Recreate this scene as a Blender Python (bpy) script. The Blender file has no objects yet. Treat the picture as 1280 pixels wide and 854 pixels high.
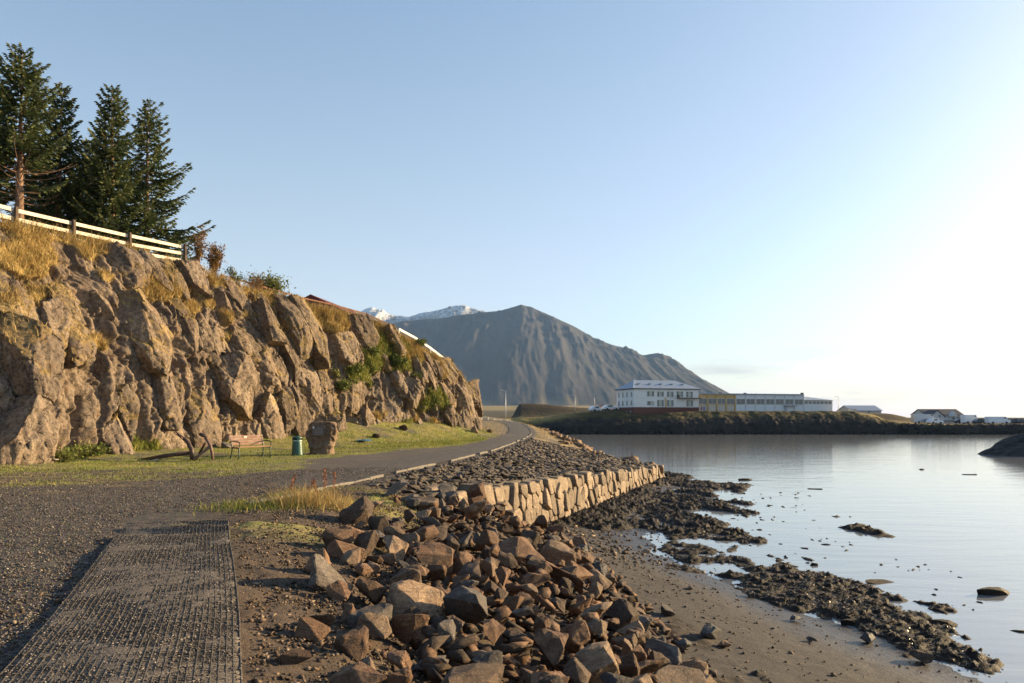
import bpy, bmesh, math, random
import numpy as np
from mathutils import Vector, Matrix, Euler

R = math.radians
random.seed(7)
SC = bpy.context.scene
COL = SC.collection

# ------------------------------------------------------------------ camera
F = 925.0            # focal length in photo pixels (photo 1280 wide)
HZ = 520.0           # horizon row in the photo
EYE = 1.65
cam_d = bpy.data.cameras.new("camera")
cam = bpy.data.objects.new("camera", cam_d)
COL.objects.link(cam)
cam.location = (0, 0, EYE)
cam.rotation_euler = (R(90), 0, 0)
cam_d.sensor_width = 36.0
cam_d.lens = 36.0 * F / 1280.0
cam_d.shift_y = (HZ - 427.0) / 1280.0
cam_d.clip_start = 0.05
cam_d.clip_end = 40000
SC.camera = cam

# ------------------------------------------------------------------ light
SUN_AZ, SUN_EL = 66.0, 13.5          # azimuth from +Y towards +X
world = bpy.data.worlds.new("World")
SC.world = world
world.use_nodes = True
nt = world.node_tree
nt.nodes.clear()
N = nt.nodes.new
L = nt.links.new
wo = N("ShaderNodeOutputWorld")
bg = N("ShaderNodeBackground")
sky = N("ShaderNodeTexSky")
sky.sky_type = 'NISHITA'
sky.sun_disc = False
sky.sun_elevation = R(SUN_EL)
sky.sun_rotation = R(SUN_AZ)
sky.altitude = 0
sky.air_density = 1.0
sky.dust_density = 2.0
sky.ozone_density = 3.0
bg.inputs["Strength"].default_value = 0.08
tc = N("ShaderNodeTexCoord")
mp = N("ShaderNodeMapping"); mp.inputs["Scale"].default_value = (5.0, 5.0, 34.0)
nz = N("ShaderNodeTexNoise"); nz.inputs["Scale"].default_value = 1.0; nz.inputs["Detail"].default_value = 5.0
cr = N("ShaderNodeValToRGB")
cr.color_ramp.elements[0].position = 0.52; cr.color_ramp.elements[1].position = 0.66
sp = N("ShaderNodeSeparateXYZ")
m1 = N("ShaderNodeMapRange"); m1.inputs[1].default_value = 0.004; m1.inputs[2].default_value = 0.03
m2 = N("ShaderNodeMapRange"); m2.inputs[1].default_value = 0.055; m2.inputs[2].default_value = 0.09
m2.inputs[3].default_value = 1.0; m2.inputs[4].default_value = 0.0
mu = N("ShaderNodeMath"); mu.operation = 'MULTIPLY'
mu2 = N("ShaderNodeMath"); mu2.operation = 'MULTIPLY'
mu3 = N("ShaderNodeMath"); mu3.operation = 'MULTIPLY'; mu3.inputs[1].default_value = 0.7
mx = N("ShaderNodeMix"); mx.data_type = 'RGBA'
mx.inputs[7].default_value = (2.75, 2.65, 2.65, 1)      # grey undersides of the low cloud streaks
L(tc.outputs["Generated"], mp.inputs["Vector"]); L(mp.outputs[0], nz.inputs["Vector"])
L(nz.outputs["Fac"], cr.inputs[0]); L(tc.outputs["Generated"], sp.inputs[0])
L(sp.outputs[2], m1.inputs[0]); L(sp.outputs[2], m2.inputs[0])
L(m1.outputs[0], mu.inputs[0]); L(m2.outputs[0], mu.inputs[1])
L(mu.outputs[0], mu2.inputs[0]); L(cr.outputs[0], mu2.inputs[1]); L(mu2.outputs[0], mu3.inputs[0])
hs = N("ShaderNodeHueSaturation"); hs.inputs["Saturation"].default_value = 1.05
L(sky.outputs[0], hs.inputs["Color"])
# thin pale haze layer low over the horizon, the same all round
hz1 = N("ShaderNodeMath"); hz1.operation = 'MULTIPLY'; hz1.inputs[1].default_value = -3.8
hz2 = N("ShaderNodeMath"); hz2.operation = 'EXPONENT'
hz3 = N("ShaderNodeMath"); hz3.operation = 'MULTIPLY'; hz3.inputs[1].default_value = 0.95; hz3.use_clamp = True
hzm = N("ShaderNodeMix"); hzm.data_type = 'RGBA'; hzm.blend_type = 'LIGHTEN'; hzm.inputs[7].default_value = (2.6, 2.75, 2.9, 1)
L(sp.outputs[2], hz1.inputs[0]); L(hz1.outputs[0], hz2.inputs[0]); L(hz2.outputs[0], hz3.inputs[0]); L(hz3.outputs[0], hzm.inputs[0])
# soft shoulder, so that the glow round the sun fades evenly
k1 = N("ShaderNodeVectorMath"); k1.operation = 'MULTIPLY_ADD'; k1.inputs[1].default_value = (0.1, 0.1, 0.1); k1.inputs[2].default_value = (1, 1, 1)
k2 = N("ShaderNodeVectorMath"); k2.operation = 'DIVIDE'
k3 = N("ShaderNodeVectorMath"); k3.operation = 'SCALE'; k3.inputs["Scale"].default_value = 1.28
L(hs.outputs[0], k1.inputs[0]); L(hs.outputs[0], k2.inputs[0]); L(k1.outputs[0], k2.inputs[1]); L(k2.outputs[0], k3.inputs[0])
L(k3.outputs[0], hzm.inputs[6])
L(mu3.outputs[0], mx.inputs[0]); hza = N("ShaderNodeMath"); hza.operation = 'MULTIPLY'; hza.inputs[1].default_value = -5.6
hzb = N("ShaderNodeMath"); hzb.operation = 'EXPONENT'; hzb.use_clamp = True
hzc = N("ShaderNodeMix"); hzc.data_type = 'RGBA'; hzc.blend_type = 'ADD'; hzc.inputs[7].default_value = (1.05, 1.2, 1.22, 1)
L(sp.outputs[2], hza.inputs[0]); L(hza.outputs[0], hzb.inputs[0]); L(hzb.outputs[0], hzc.inputs[0]); L(hzm.outputs[2], hzc.inputs[6])
L(hzc.outputs[2], mx.inputs[6])
L(mx.outputs[2], bg.inputs["Color"]); L(bg.outputs[0], wo.inputs["Surface"])

sun_d = bpy.data.lights.new("sun", 'SUN')
sun_d.energy = 5.0
sun_d.angle = R(0.5)
sun_d.color = (1.0, 0.73, 0.40)
sun = bpy.data.objects.new("sun", sun_d)
COL.objects.link(sun)
sv = Vector((math.sin(R(SUN_AZ)) * math.cos(R(SUN_EL)), math.cos(R(SUN_AZ)) * math.cos(R(SUN_EL)), math.sin(R(SUN_EL))))
sun.rotation_euler = sv.to_track_quat('Z', 'Y').to_euler()
sun.location = (60, 20, 40)

SC.view_settings.view_transform = 'Standard'
SC.view_settings.look = 'None'
SC.view_settings.exposure = 1.66
SC.view_settings.gamma = 1.0
SC.view_settings.use_curve_mapping = False
SC.cycles.max_bounces = 6
SC.cycles.diffuse_bounces = 3
SC.cycles.volume_bounces = 0

# ------------------------------------------------------------------ helpers
def at(px, py, z):
    """point of height z seen at photo pixel px, py"""
    d = (EYE - z) * F / (py - HZ)
    return Vector(((px - 640) / F * d, d, z))

def atd(px, py, d):
    """point at distance d seen at photo pixel px, py"""
    return Vector(((px - 640) / F * d, d, EYE - (py - HZ) * d / F))

def interp(x, pts):
    p = np.array(sorted(pts), float)
    return np.interp(x, p[:, 0], p[:, 1])

def sstep(a, b, x):
    t = np.clip((x - a) / (b - a), 0, 1)
    return t * t * (3 - 2 * t)

def _h(ix, iy, seed):
    n = (ix.astype(np.int64) * 374761393 + iy.astype(np.int64) * 668265263 + seed * 974711) & 0xffffffff
    n = ((n ^ (n >> 13)) * 1274126177) & 0xffffffff
    n = ((n ^ (n >> 16)) * 2246822519) & 0xffffffff
    n = n ^ (n >> 15)
    return (n & 0xffffff) / float(0xffffff)

def vnoise(x, y, seed=0):
    x = np.asarray(x, float); y = np.asarray(y, float)
    ix = np.floor(x); iy = np.floor(y)
    fx = x - ix; fy = y - iy
    fx = fx * fx * (3 - 2 * fx); fy = fy * fy * (3 - 2 * fy)
    a = _h(ix, iy, seed); b = _h(ix + 1, iy, seed); c = _h(ix, iy + 1, seed); d = _h(ix + 1, iy + 1, seed)
    return (a * (1 - fx) + b * fx) * (1 - fy) + (c * (1 - fx) + d * fx) * fy

def fbm(x, y, seed=0, octv=4, gain=0.5):
    s = 0; a = 1.0; t = 0
    for o in range(octv):
        s = s + a * (vnoise(x, y, seed + o * 17) * 2 - 1); t += a
        a *= gain; x = x * 2.03 + 11.3; y = y * 2.03 + 5.7
    return s / t

def voro(x, y, seed=0):
    """F1, F2, random ids a, b, c, offsets to the cell point"""
    x = np.asarray(x, float); y = np.asarray(y, float)
    ix = np.floor(x); iy = np.floor(y)
    f1 = np.full(x.shape, 9.0); f2 = np.full(x.shape, 9.0)
    cx = np.zeros(x.shape); cy = np.zeros(x.shape); dx = np.zeros(x.shape); dy = np.zeros(x.shape)
    for i in (-1, 0, 1):
        for j in (-1, 0, 1):
            gx = ix + i; gy = iy + j
            px = gx + 0.1 + 0.8 * _h(gx, gy, seed + 1); py = gy + 0.1 + 0.8 * _h(gx, gy, seed + 2)
            d = np.hypot(px - x, py - y)
            near = d < f1
            f2 = np.where(near, f1, np.minimum(f2, d))
            cx = np.where(near, gx, cx); cy = np.where(near, gy, cy)
            dx = np.where(near, x - px, dx); dy = np.where(near, y - py, dy)
            f1 = np.where(near, d, f1)
    return f1, f2, _h(cx, cy, seed + 3), _h(cx, cy, seed + 4), _h(cx, cy, seed + 5), dx, dy

def link(o, parent=None):
    COL.objects.link(o)
    if parent is not None:
        o.parent = parent
    return o

def mesh_np(name, V, Fc, mat=None, parent=None, smooth=False, attrs=None, mats=None, fmat=None):
    """V (n,3); Fc = list of (k, array (m,k)) or one array"""
    me = bpy.data.meshes.new(name)
    V = np.asarray(V, np.float32).reshape(-1, 3)
    if isinstance(Fc, np.ndarray):
        Fc = [Fc]
    me.vertices.add(len(V)); me.vertices.foreach_set("co", V.ravel())
    tot = np.concatenate([np.full(len(f), f.shape[1], np.int32) for f in Fc])
    idx = np.concatenate([f.ravel() for f in Fc]).astype(np.int32)
    me.loops.add(len(idx)); me.loops.foreach_set("vertex_index", idx)
    me.polygons.add(len(tot))
    st = np.zeros(len(tot), np.int32); st[1:] = np.cumsum(tot)[:-1]
    me.polygons.foreach_set("loop_start", st)
    me.polygons.foreach_set("loop_total", tot)
    if smooth:
        me.polygons.foreach_set("use_smooth", np.ones(len(tot), bool))
    if attrs:
        for k, v in attrs.items():
            a = me.attributes.new(k, 'FLOAT', 'POINT')
            a.data.foreach_set("value", np.asarray(v, np.float32).ravel())
    if mats:
        for m in mats: me.materials.append(m)
        if fmat is not None: me.polygons.foreach_set("material_index", np.asarray(fmat, np.int32))
    elif mat: me.materials.append(mat)
    me.update(calc_edges=True)
    o = bpy.data.objects.new(name, me)
    return link(o, parent)

def grid_faces(nu, nv):
    """verts laid out [iu*nv + iv]"""
    i = np.arange(nu - 1)[:, None]; j = np.arange(nv - 1)[None, :]
    a = i * nv + j
    return np.stack([a, a + nv, a + nv + 1, a + 1], -1).reshape(-1, 4)

class MB:
    """collects boxes, tubes, prisms and lathes into ONE mesh"""
    def __init__(s): s.v = []; s.f = []
    def add(s, vs, fs):
        b = len(s.v); s.v += [tuple(v) for v in vs]; s.f += [tuple(b + i for i in f) for f in fs]; return s
    def box(s, c, d, rot=None, taper=1.0):
        hx, hy, hz = d[0] / 2, d[1] / 2, d[2] / 2
        vs = [Vector((x * (taper if z > 0 else 1), y * (taper if z > 0 else 1), z)) for z in (-hz, hz) for x, y in ((-hx, -hy), (hx, -hy), (hx, hy), (-hx, hy))]
        if rot is not None:
            m = Euler(rot).to_matrix(); vs = [m @ v for v in vs]
        vs = [v + Vector(c) for v in vs]
        return s.add(vs, [(3, 2, 1, 0), (4, 5, 6, 7), (0, 1, 5, 4), (1, 2, 6, 5), (2, 3, 7, 6), (3, 0, 4, 7)])
    def bar(s, a, b, w, h, up=(0, 0, 1)):
        a = Vector(a); b = Vector(b); t = (b - a).normalized(); u = Vector(up)
        sd = t.cross(u)
        if sd.length < 1e-4: sd = Vector((1, 0, 0))
        sd.normalize(); u = sd.cross(t).normalized()
        vs = [p + sd * (i * w / 2) + u * (j * h / 2) for p in (a, b) for i, j in ((-1, -1), (1, -1), (1, 1), (-1, 1))]
        return s.add(vs, [(0, 1, 2, 3), (7, 6, 5, 4), (0, 4, 5, 1), (1, 5, 6, 2), (2, 6, 7, 3), (3, 7, 4, 0)])
    def tube(s, pts, rad, n=8):
        pts = [Vector(p) for p in pts]
        if not isinstance(rad, (list, tuple)): rad = [rad] * len(pts)
        vs = []; fs = []
        for i, p in enumerate(pts):
            t = (pts[min(i + 1, len(pts) - 1)] - pts[max(i - 1, 0)]).normalized()
            a = t.cross(Vector((0.13, 0.31, 0.94)))
            if a.length < 1e-3: a = t.cross(Vector((1, 0, 0)))
            a.normalize(); b = t.cross(a)
            for k in range(n):
                q = 2 * math.pi * k / n
                vs.append(p + (a * math.cos(q) + b * math.sin(q)) * rad[i])
        for i in range(len(pts) - 1):
            for k in range(n):
                fs.append((i * n + k, i * n + (k + 1) % n, (i + 1) * n + (k + 1) % n, (i + 1) * n + k))
        fs.append(tuple(range(n))[::-1]); fs.append(tuple((len(pts) - 1) * n + k for k in range(n)))
        return s.add(vs, fs)
    def lathe(s, prof, c=(0, 0, 0), n=24):
        vs = []; fs = []; c = Vector(c)
        for r, z in prof:
            for k in range(n):
                q = 2 * math.pi * k / n
                vs.append(c + Vector((r * math.cos(q), r * math.sin(q), z)))
        for i in range(len(prof) - 1):
            for k in range(n):
                fs.append((i * n + k, i * n + (k + 1) % n, (i + 1) * n + (k + 1) % n, (i + 1) * n + k))
        fs.append(tuple(range(n))[::-1]); fs.append(tuple((len(prof) - 1) * n + k for k in range(n)))
        return s.add(vs, fs)
    def prism(s, poly, off):
        """poly list of 3d points, extruded by vector off"""
        n = len(poly); off = Vector(off)
        vs = [Vector(p) for p in poly] + [Vector(p) + off for p in poly]
        fs = [tuple(range(n))[::-1], tuple(range(n, 2 * n))] + [(i, (i + 1) % n, n + (i + 1) % n, n + i) for i in range(n)]
        return s.add(vs, fs)
    def build(s, name, mat, parent=None, bevel=0.0, smooth=False, seg=2):
        me = bpy.data.meshes.new(name)
        me.from_pydata(s.v, [], s.f); me.materials.append(mat)
        bm = bmesh.new(); bm.from_mesh(me)
        bmesh.ops.recalc_face_normals(bm, faces=bm.faces)
        if bevel > 0:
            ed = [e for e in bm.edges if len(e.link_faces) == 2 and e.calc_face_angle(0) > 0.6]
            bmesh.ops.bevel(bm, geom=ed, offset=bevel, segments=seg, affect='EDGES', profile=0.6, clamp_overlap=True)
        for f in bm.faces: f.smooth = smooth
        bm.to_mesh(me); bm.free()
        o = bpy.data.objects.new(name, me)
        return link(o, parent)

def tag(o, label=None, cat=None, group=None, kind=None):
    if label: o["label"] = label
    if cat: o["category"] = cat
    if group: o["group"] = group
    if kind: o["kind"] = kind
    return o

def thing(name, label, cat, loc=(0, 0, 0), rz=0.0, group=None):
    o = bpy.data.objects.new(name, None)
    o.empty_display_size = 0.2
    link(o); o.location = loc; o.rotation_euler = (0, 0, rz)
    return tag(o, label, cat, group)

def copy_tree(o, parent=None):
    c = o.copy(); COL.objects.link(c); c.parent = parent
    for ch in o.children: copy_tree(ch, c)
    return c

# ------------------------------------------------------------------ materials
def newmat(name):
    m = bpy.data.materials.new(name); m.use_nodes = True
    t = m.node_tree; p = t.nodes["Principled BSDF"]
    return m, t, p

class NG:
    """tiny node writer"""
    def __init__(s, t): s.t = t
    def n(s, k, **kw):
        a = s.t.nodes.new(k)
        for q, v in kw.items(): setattr(a, q, v)
        return a
    def l(s, a, b): s.t.links.new(a, b)
    def coord(s, obj_random=False):
        c = s.n("ShaderNodeTexCoord").outputs["Object"]
        if obj_random:
            oi = s.n("ShaderNodeObjectInfo")
            mu = s.n("ShaderNodeMath", operation='MULTIPLY'); mu.inputs[1].default_value = 37.0
            s.l(oi.outputs["Random"], mu.inputs[0])
            ad = s.n("ShaderNodeVectorMath", operation='ADD')
            s.l(c, ad.inputs[0]); s.l(mu.outputs[0], ad.inputs[1]); c = ad.outputs[0]
        return c
    def noise(s, vec, scale, detail=4, rough=0.6, dist=0.0, stretch=None):
        if stretch:
            mp = s.n("ShaderNodeMapping"); mp.inputs["Scale"].default_value = stretch; s.l(vec, mp.inputs[0]); vec = mp.outputs[0]
        x = s.n("ShaderNodeTexNoise"); x.inputs["Scale"].default_value = scale; x.inputs["Detail"].default_value = detail
        x.inputs["Roughness"].default_value = rough; x.inputs["Distortion"].default_value = dist
        s.l(vec, x.inputs["Vector"]); return x.outputs["Fac"]
    def vor(s, vec, scale, feature='F1', out="Distance"):
        x = s.n("ShaderNodeTexVoronoi", feature=feature); x.inputs["Scale"].default_value = scale
        s.l(vec, x.inputs["Vector"]); return x.outputs[out]
    def ramp(s, fac, stops):
        r = s.n("ShaderNodeValToRGB"); e = r.color_ramp.elements
        while len(e) < len(stops): e.new(0.5)
        for i, (p, c) in enumerate(stops):
            e[i].position = p; e[i].color = (c, c, c, 1) if isinstance(c, (int, float)) else (*c, 1)
        s.l(fac, r.inputs[0]); return r.outputs[0]
    def mix(s, fac, a, b, mode='MIX'):
        m = s.n("ShaderNodeMix", data_type='RGBA', blend_type=mode)
        for v, i in ((fac, 0), (a, 6), (b, 7)):
            if hasattr(v, "links"): s.l(v, m.inputs[i])
            elif i == 0: m.inputs[0].default_value = v
            else: m.inputs[i].default_value = (*v, 1)
        return m.outputs[2]
    def math(s, op, a, b=0.0):
        m = s.n("ShaderNodeMath", operation=op)
        for v, i in ((a, 0), (b, 1)):
            if hasattr(v, "links"): s.l(v, m.inputs[i])
            else: m.inputs[i].default_value = v
        return m.outputs[0]
    def attr(s, name):
        a = s.n("ShaderNodeAttribute", attribute_name=name); return a.outputs["Fac"]
    def bump(s, p, h, strength=0.5, dist=0.02, prev=None):
        b = s.n("ShaderNodeBump"); b.inputs["Strength"].default_value = strength; b.inputs["Distance"].default_value = dist
        s.l(h, b.inputs["Height"])
        if prev is not None: s.l(prev, b.inputs["Normal"])
        s.l(b.outputs[0], p.inputs["Normal"]); return b.outputs[0]

def rock_mat(name, cols, scale=3.0, bump=0.6, bdist=0.03, lichen=0.0, rough=0.85, streak=None, spec=0.3, vary=0.35):
    m, t, p = newmat(name); g = NG(t)
    c = g.coord(True)
    n1 = g.noise(c, scale, 6, 0.65, 0.4, streak)
    n2 = g.noise(c, scale * 7, 5, 0.7)
    n3 = g.noise(c, scale * 0.45, 2, 0.5)
    base = g.ramp(n1, [(0.25, cols[0]), (0.5, cols[1]), (0.78, cols[2])])
    base = g.mix(g.ramp(n3, [(0.45, 0.0), (0.7, 0.7)]), base, cols[3] if len(cols) > 3 else cols[0])
    base = g.mix(g.ramp(n2, [(0.35, 0.5), (0.62, 0.0)]), base, tuple(x * 0.45 for x in cols[0]))
    mps = g.n("ShaderNodeMapping"); mps.inputs["Scale"].default_value = (1.0, 1.4, 7.0); mps.inputs["Rotation"].default_value = (.5, .4, 0); g.l(c, mps.inputs[0])
    n5 = g.noise(mps.outputs[0], scale * 1.6, 5, .7, .6)
    base = g.mix(g.ramp(n5, [(.4, .6), (.55, 0.0)]), base, tuple(x * 0.55 for x in cols[0]))
    n6 = g.noise(c, scale * 22, 3, .8)
    base = g.mix(g.ramp(n6, [(.35, .45), (.5, 0.0), (.6, 0.0), (.75, .35)]), base, g.mix(g.ramp(n6, [(.49, 0.0), (.51, 1.0)]), tuple(x * .4 for x in cols[0]), tuple(min(1, x * 1.4) for x in cols[2])))
    if lichen > 0:
        v = g.noise(c, scale * 4.3, 3, 0.8)
        base = g.mix(g.math('MULTIPLY', g.ramp(v, [(0.62, 0.0), (0.68, 1.0)]), lichen), base, (0.5, 0.48, 0.42))
    oi = g.n("ShaderNodeObjectInfo")
    mr = g.n("ShaderNodeMapRange"); mr.inputs[3].default_value = 1 - vary; mr.inputs[4].default_value = 1 + vary
    g.l(oi.outputs["Random"], mr.inputs[0])
    mul = g.n("ShaderNodeVectorMath", operation='SCALE')
    g.l(base, mul.inputs[0]); g.l(mr.outputs[0], mul.inputs["Scale"])
    g.l(mul.outputs[0], p.inputs["Base Color"])
    p.inputs["Roughness"].default_value = rough
    p.inputs["Specular IOR Level"].default_value = spec
    b1 = g.bump(p, n1, bump, bdist * 2)
    b1 = g.bump(p, n5, bump, bdist, b1)
    b1 = g.bump(p, n2, bump, bdist * 0.9, b1)
    g.bump(p, n6, bump * .7, bdist * .3, b1)
    return m

def flat_mat(name, col, rough=0.6, metal=0.0, grain=0.12, scale=20.0, bump=0.15, spec=0.4, wear=None, wear_amt=0.0, stretch=None):
    m, t, p = newmat(name); g = NG(t)
    c = g.coord(True)
    n = g.noise(c, scale, 5, 0.65, 0.0, stretch)
    lo = tuple(x * (1 - grain * 2) for x in col); hi = tuple(min(1, x * (1 + grain)) for x in col)
    base = g.ramp(n, [(0.3, lo), (0.7, hi)])
    if wear:
        w = g.noise(c, scale * 0.35, 5, 0.75)
        base = g.mix(g.math('MULTIPLY', g.ramp(w, [(0.5, 0.0), (0.62, 1.0)]), wear_amt), base, wear)
    g.l(base, p.inputs["Base Color"])
    p.inputs["Roughness"].default_value = rough; p.inputs["Metallic"].default_value = metal
    p.inputs["Specular IOR Level"].default_value = spec
    if bump > 0: g.bump(p, n, bump, 0.01)
    return m

def leaf_mat(name, stops, rough=0.7, trans=0.0):
    """foliage and grass: colour from the per-blade 'tint' attribute"""
    m, t, p = newmat(name); g = NG(t)
    c = g.ramp(g.attr("tint"), stops)
    g.l(c, p.inputs["Base Color"])
    p.inputs["Roughness"].default_value = rough
    p.inputs["Specular IOR Level"].default_value = 0.2
    if trans > 0:
        tb = g.n("ShaderNodeBsdfTranslucent"); ms = g.n("ShaderNodeMixShader"); ms.inputs[0].default_value = trans
        g.l(c, tb.inputs["Color"]); g.l(p.outputs[0], ms.inputs[1]); g.l(tb.outputs[0], ms.inputs[2])
        g.l(ms.outputs[0], t.nodes["Material Output"].inputs["Surface"])
    return m

# ground: zones come from vertex attributes (lawn, sand, dirt, dry, wrack)
def ground_mat():
    m, t, p = newmat("ground"); g = NG(t)
    c = g.coord()
    nf = g.noise(c, 38.0, 4, 0.75); nm = g.noise(c, 6.0, 5, 0.7); nl = g.noise(c, 0.8, 4, 0.6)
    vz = g.vor(c, 34.0, 'F1', "Color"); vd = g.vor(c, 34.0)
    gv = g.ramp(nf, [(0.3, (0.028, 0.024, 0.021)), (0.55, (0.078, 0.067, 0.057)), (0.78, (0.18, 0.155, 0.13))])
    gv = g.mix(0.35, gv, vz, 'SOFT_LIGHT')
    gv = g.mix(g.ramp(nl, [(0.4, 0.0), (0.7, 0.5)]), gv, (0.105, 0.087, 0.07))
    gv = g.mix(g.ramp(nm, [(0.6, 0.0), (0.75, 0.5)]), gv, (0.05, 0.042, 0.036))
    dirt = g.ramp(nf, [(0.3, (0.03, 0.02, 0.014)), (0.55, (0.082, 0.057, 0.037)), (0.8, (0.16, 0.118, 0.078))])
    dirt = g.mix(g.ramp(nm, [(0.5, 0.0), (0.7, 0.7)]), dirt, (0.06, 0.042, 0.028))
    grass = g.ramp(nm, [(0.3, (0.11, 0.13, 0.024)), (0.5, (0.19, 0.20, 0.038)), (0.7, (0.32, 0.27, 0.075))])
    grass = g.mix(g.ramp(nl, [(0.42, 0.0), (0.6, 0.8)]), grass, (0.27, 0.21, 0.08))
    dry = g.ramp(nm, [(0.3, (0.20, 0.14, 0.06)), (0.7, (0.34, 0.25, 0.11))])
    sand = g.ramp(nf, [(0.3, (0.028, 0.025, 0.022)), (0.6, (0.06, 0.052, 0.045)), (0.85, (0.11, 0.096, 0.082))])
    sand = g.mix(g.ramp(nl, [(0.45, 0.0), (0.65, 0.5)]), sand, (0.05, 0.043, 0.037))
    wr = g.ramp(nm, [(0.3, (0.018, 0.013, 0.009)), (0.7, (0.06, 0.042, 0.026))])
    col = g.mix(g.attr("dirt"), gv, dirt)
    col = g.mix(g.attr("lawn"), col, grass)
    col = g.mix(g.attr("dry"), col, dry)
    col = g.mix(g.attr("sand"), col, sand)
    col = g.mix(g.attr("wrack"), col, wr)
    g.l(col, p.inputs["Base Color"])
    ro = g.n("ShaderNodeMapRange"); ro.inputs[3].default_value = 0.92; ro.inputs[4].default_value = 0.38
    g.l(g.attr("wet"), ro.inputs[0]); g.l(ro.outputs[0], p.inputs["Roughness"])
    p.inputs["Specular IOR Level"].default_value = 0.35
    b1 = g.bump(p, nm, 0.5, 0.05)
    b2 = g.bump(p, nf, 0.7, 0.02, b1)
    return m

def cliff_mat():
    m, t, p = newmat("cliff_rock"); g = NG(t)
    c = g.coord()
    n1 = g.noise(c, 0.9, 6, 0.65, 0.5, (1.0, 1.0, 0.55)); n2 = g.noise(c, 7.0, 6, 0.72); n3 = g.noise(c, 0.35, 3, 0.6); n4 = g.noise(c, 26.0, 4, 0.7)
    base = g.ramp(n1, [(0.28, (0.09, 0.064, 0.044)), (0.48, (0.19, 0.14, 0.096)), (0.72, (0.35, 0.27, 0.185))])
    base = g.mix(g.ramp(n3, [(0.42, 0.0), (0.62, 0.6)]), base, (0.17, 0.137, 0.108))
    base = g.mix(g.ramp(n2, [(0.38, 0.85), (0.56, 0.0)]), base, (0.06, 0.044, 0.032))
    base = g.mix(g.ramp(g.noise(c, .55, 4, .7), [(.5, 0.0), (.66, .7)]), base, (0.085, 0.062, 0.046))
    base = g.mix(g.math('MULTIPLY', g.ramp(g.noise(c, 1.7, 4, 0.7), [(0.57, 0.0), (0.68, 1.0)]), 0.35), base, (0.22, 0.12, 0.05))
    lic = g.math('MULTIPLY', g.ramp(n4, [(0.6, 0.0), (0.66, 0.85)]), g.ramp(g.noise(c, 0.6, 3, 0.6), [(0.45, 0.0), (0.6, 1.0)]))
    base = g.mix(lic, base, (0.52, 0.49, 0.42))
    wv = g.n("ShaderNodeVectorMath", operation='ADD'); nzv = g.n("ShaderNodeTexNoise"); nzv.inputs["Scale"].default_value = 2.0; g.l(c, nzv.inputs["Vector"])
    sc5 = g.n("ShaderNodeVectorMath", operation='SCALE'); sc5.inputs["Scale"].default_value = .35; g.l(nzv.outputs["Color"], sc5.inputs[0]); g.l(c, wv.inputs[0]); g.l(sc5.outputs[0], wv.inputs[1])
    mpv = g.n("ShaderNodeMapping"); mpv.inputs["Scale"].default_value = (1, 1, .5); g.l(wv.outputs[0], mpv.inputs[0])
    ck = g.ramp(g.vor(mpv.outputs[0], 2.4, 'DISTANCE_TO_EDGE'), [(0.0, 1.0), (0.035, 0.0)])
    ck = g.math('MULTIPLY', ck, g.ramp(g.noise(c, 1.1, 3, .6), [(.45, 0.0), (.6, .8)]))
    base = g.mix(ck, base, (0.035, 0.026, 0.02))
    gd = g.ramp(n2, [(0.3, (0.13, 0.095, 0.03)), (0.5, (0.26, 0.18, 0.06)), (0.7, (0.36, 0.26, 0.1))])
    gg = g.ramp(n2, [(0.3, (0.045, 0.055, 0.012)), (0.7, (0.13, 0.14, 0.03))])
    base = g.mix(g.attr("drygrass"), base, gd)
    base = g.mix(g.attr("greenery"), base, gg)
    g.l(base, p.inputs["Base Color"])
    p.inputs["Roughness"].default_value = 0.9; p.inputs["Specular IOR Level"].default_value = 0.25
    b1 = g.bump(p, g.noise(c, 2.6, 6, 0.75, 0.3, (1, 1, 0.5)), 0.5, 0.08)
    b2 = g.bump(p, n2, 0.8, 0.06, b1)
    b3 = g.bump(p, n4, 0.6, 0.02, b2)
    cki = g.math('SUBTRACT', 1.0, ck); g.bump(p, cki, 0.8, 0.04, b3)
    return m

M = {}
M["ground"] = ground_mat()
M["cliff"] = cliff_mat()
M["rock_rust"] = rock_mat("rust_brown_rock", [(0.10, 0.05, 0.026), (0.19, 0.108, 0.06), (0.30, 0.185, 0.107), (0.14, 0.09, 0.06)], 2.6, lichen=0.15)
M["rock_tan"] = rock_mat("tan_rock", [(0.14, 0.092, 0.057), (0.25, 0.17, 0.108), (0.36, 0.265, 0.175), (0.19, 0.12, 0.073)], 2.4, lichen=0.25)
M["rock_grey"] = rock_mat("grey_rock", [(0.075, 0.064, 0.055), (0.14, 0.12, 0.103), (0.23, 0.198, 0.168), (0.11, 0.085, 0.064)], 2.8, lichen=0.3)
M["rock_dark"] = rock_mat("dark_brown_rock", [(0.05, 0.034, 0.024), (0.11, 0.073, 0.049), (0.19, 0.128, 0.086), (0.09, 0.064, 0.047)], 3.0, lichen=0.12)
M["rock_wet"] = rock_mat("blue_grey_shore_rock", [(0.04, 0.038, 0.036), (0.09, 0.084, 0.078), (0.16, 0.15, 0.135), (0.065, 0.056, 0.05)], 3.2, lichen=0.15, rough=0.6)
M["wall_stone"] = rock_mat("pale_wall_stone", [(0.18, 0.13, 0.085), (0.29, 0.22, 0.15), (0.38, 0.3, 0.215), (0.22, 0.16, 0.105)], 2.2, 0.6, 0.025, lichen=0.2, vary=0.36)
M["wall_core"] = rock_mat("dark_wall_joint", [(0.03, 0.023, 0.017), (0.06, 0.045, 0.033), (0.09, 0.07, 0.05)], 4.0)
M["apron"] = rock_mat("dark_apron_stone", [(0.055, 0.045, 0.038), (0.11, 0.09, 0.074), (0.19, 0.155, 0.125), (0.13, 0.1, 0.075)], 2.5, lichen=0.15)
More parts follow.
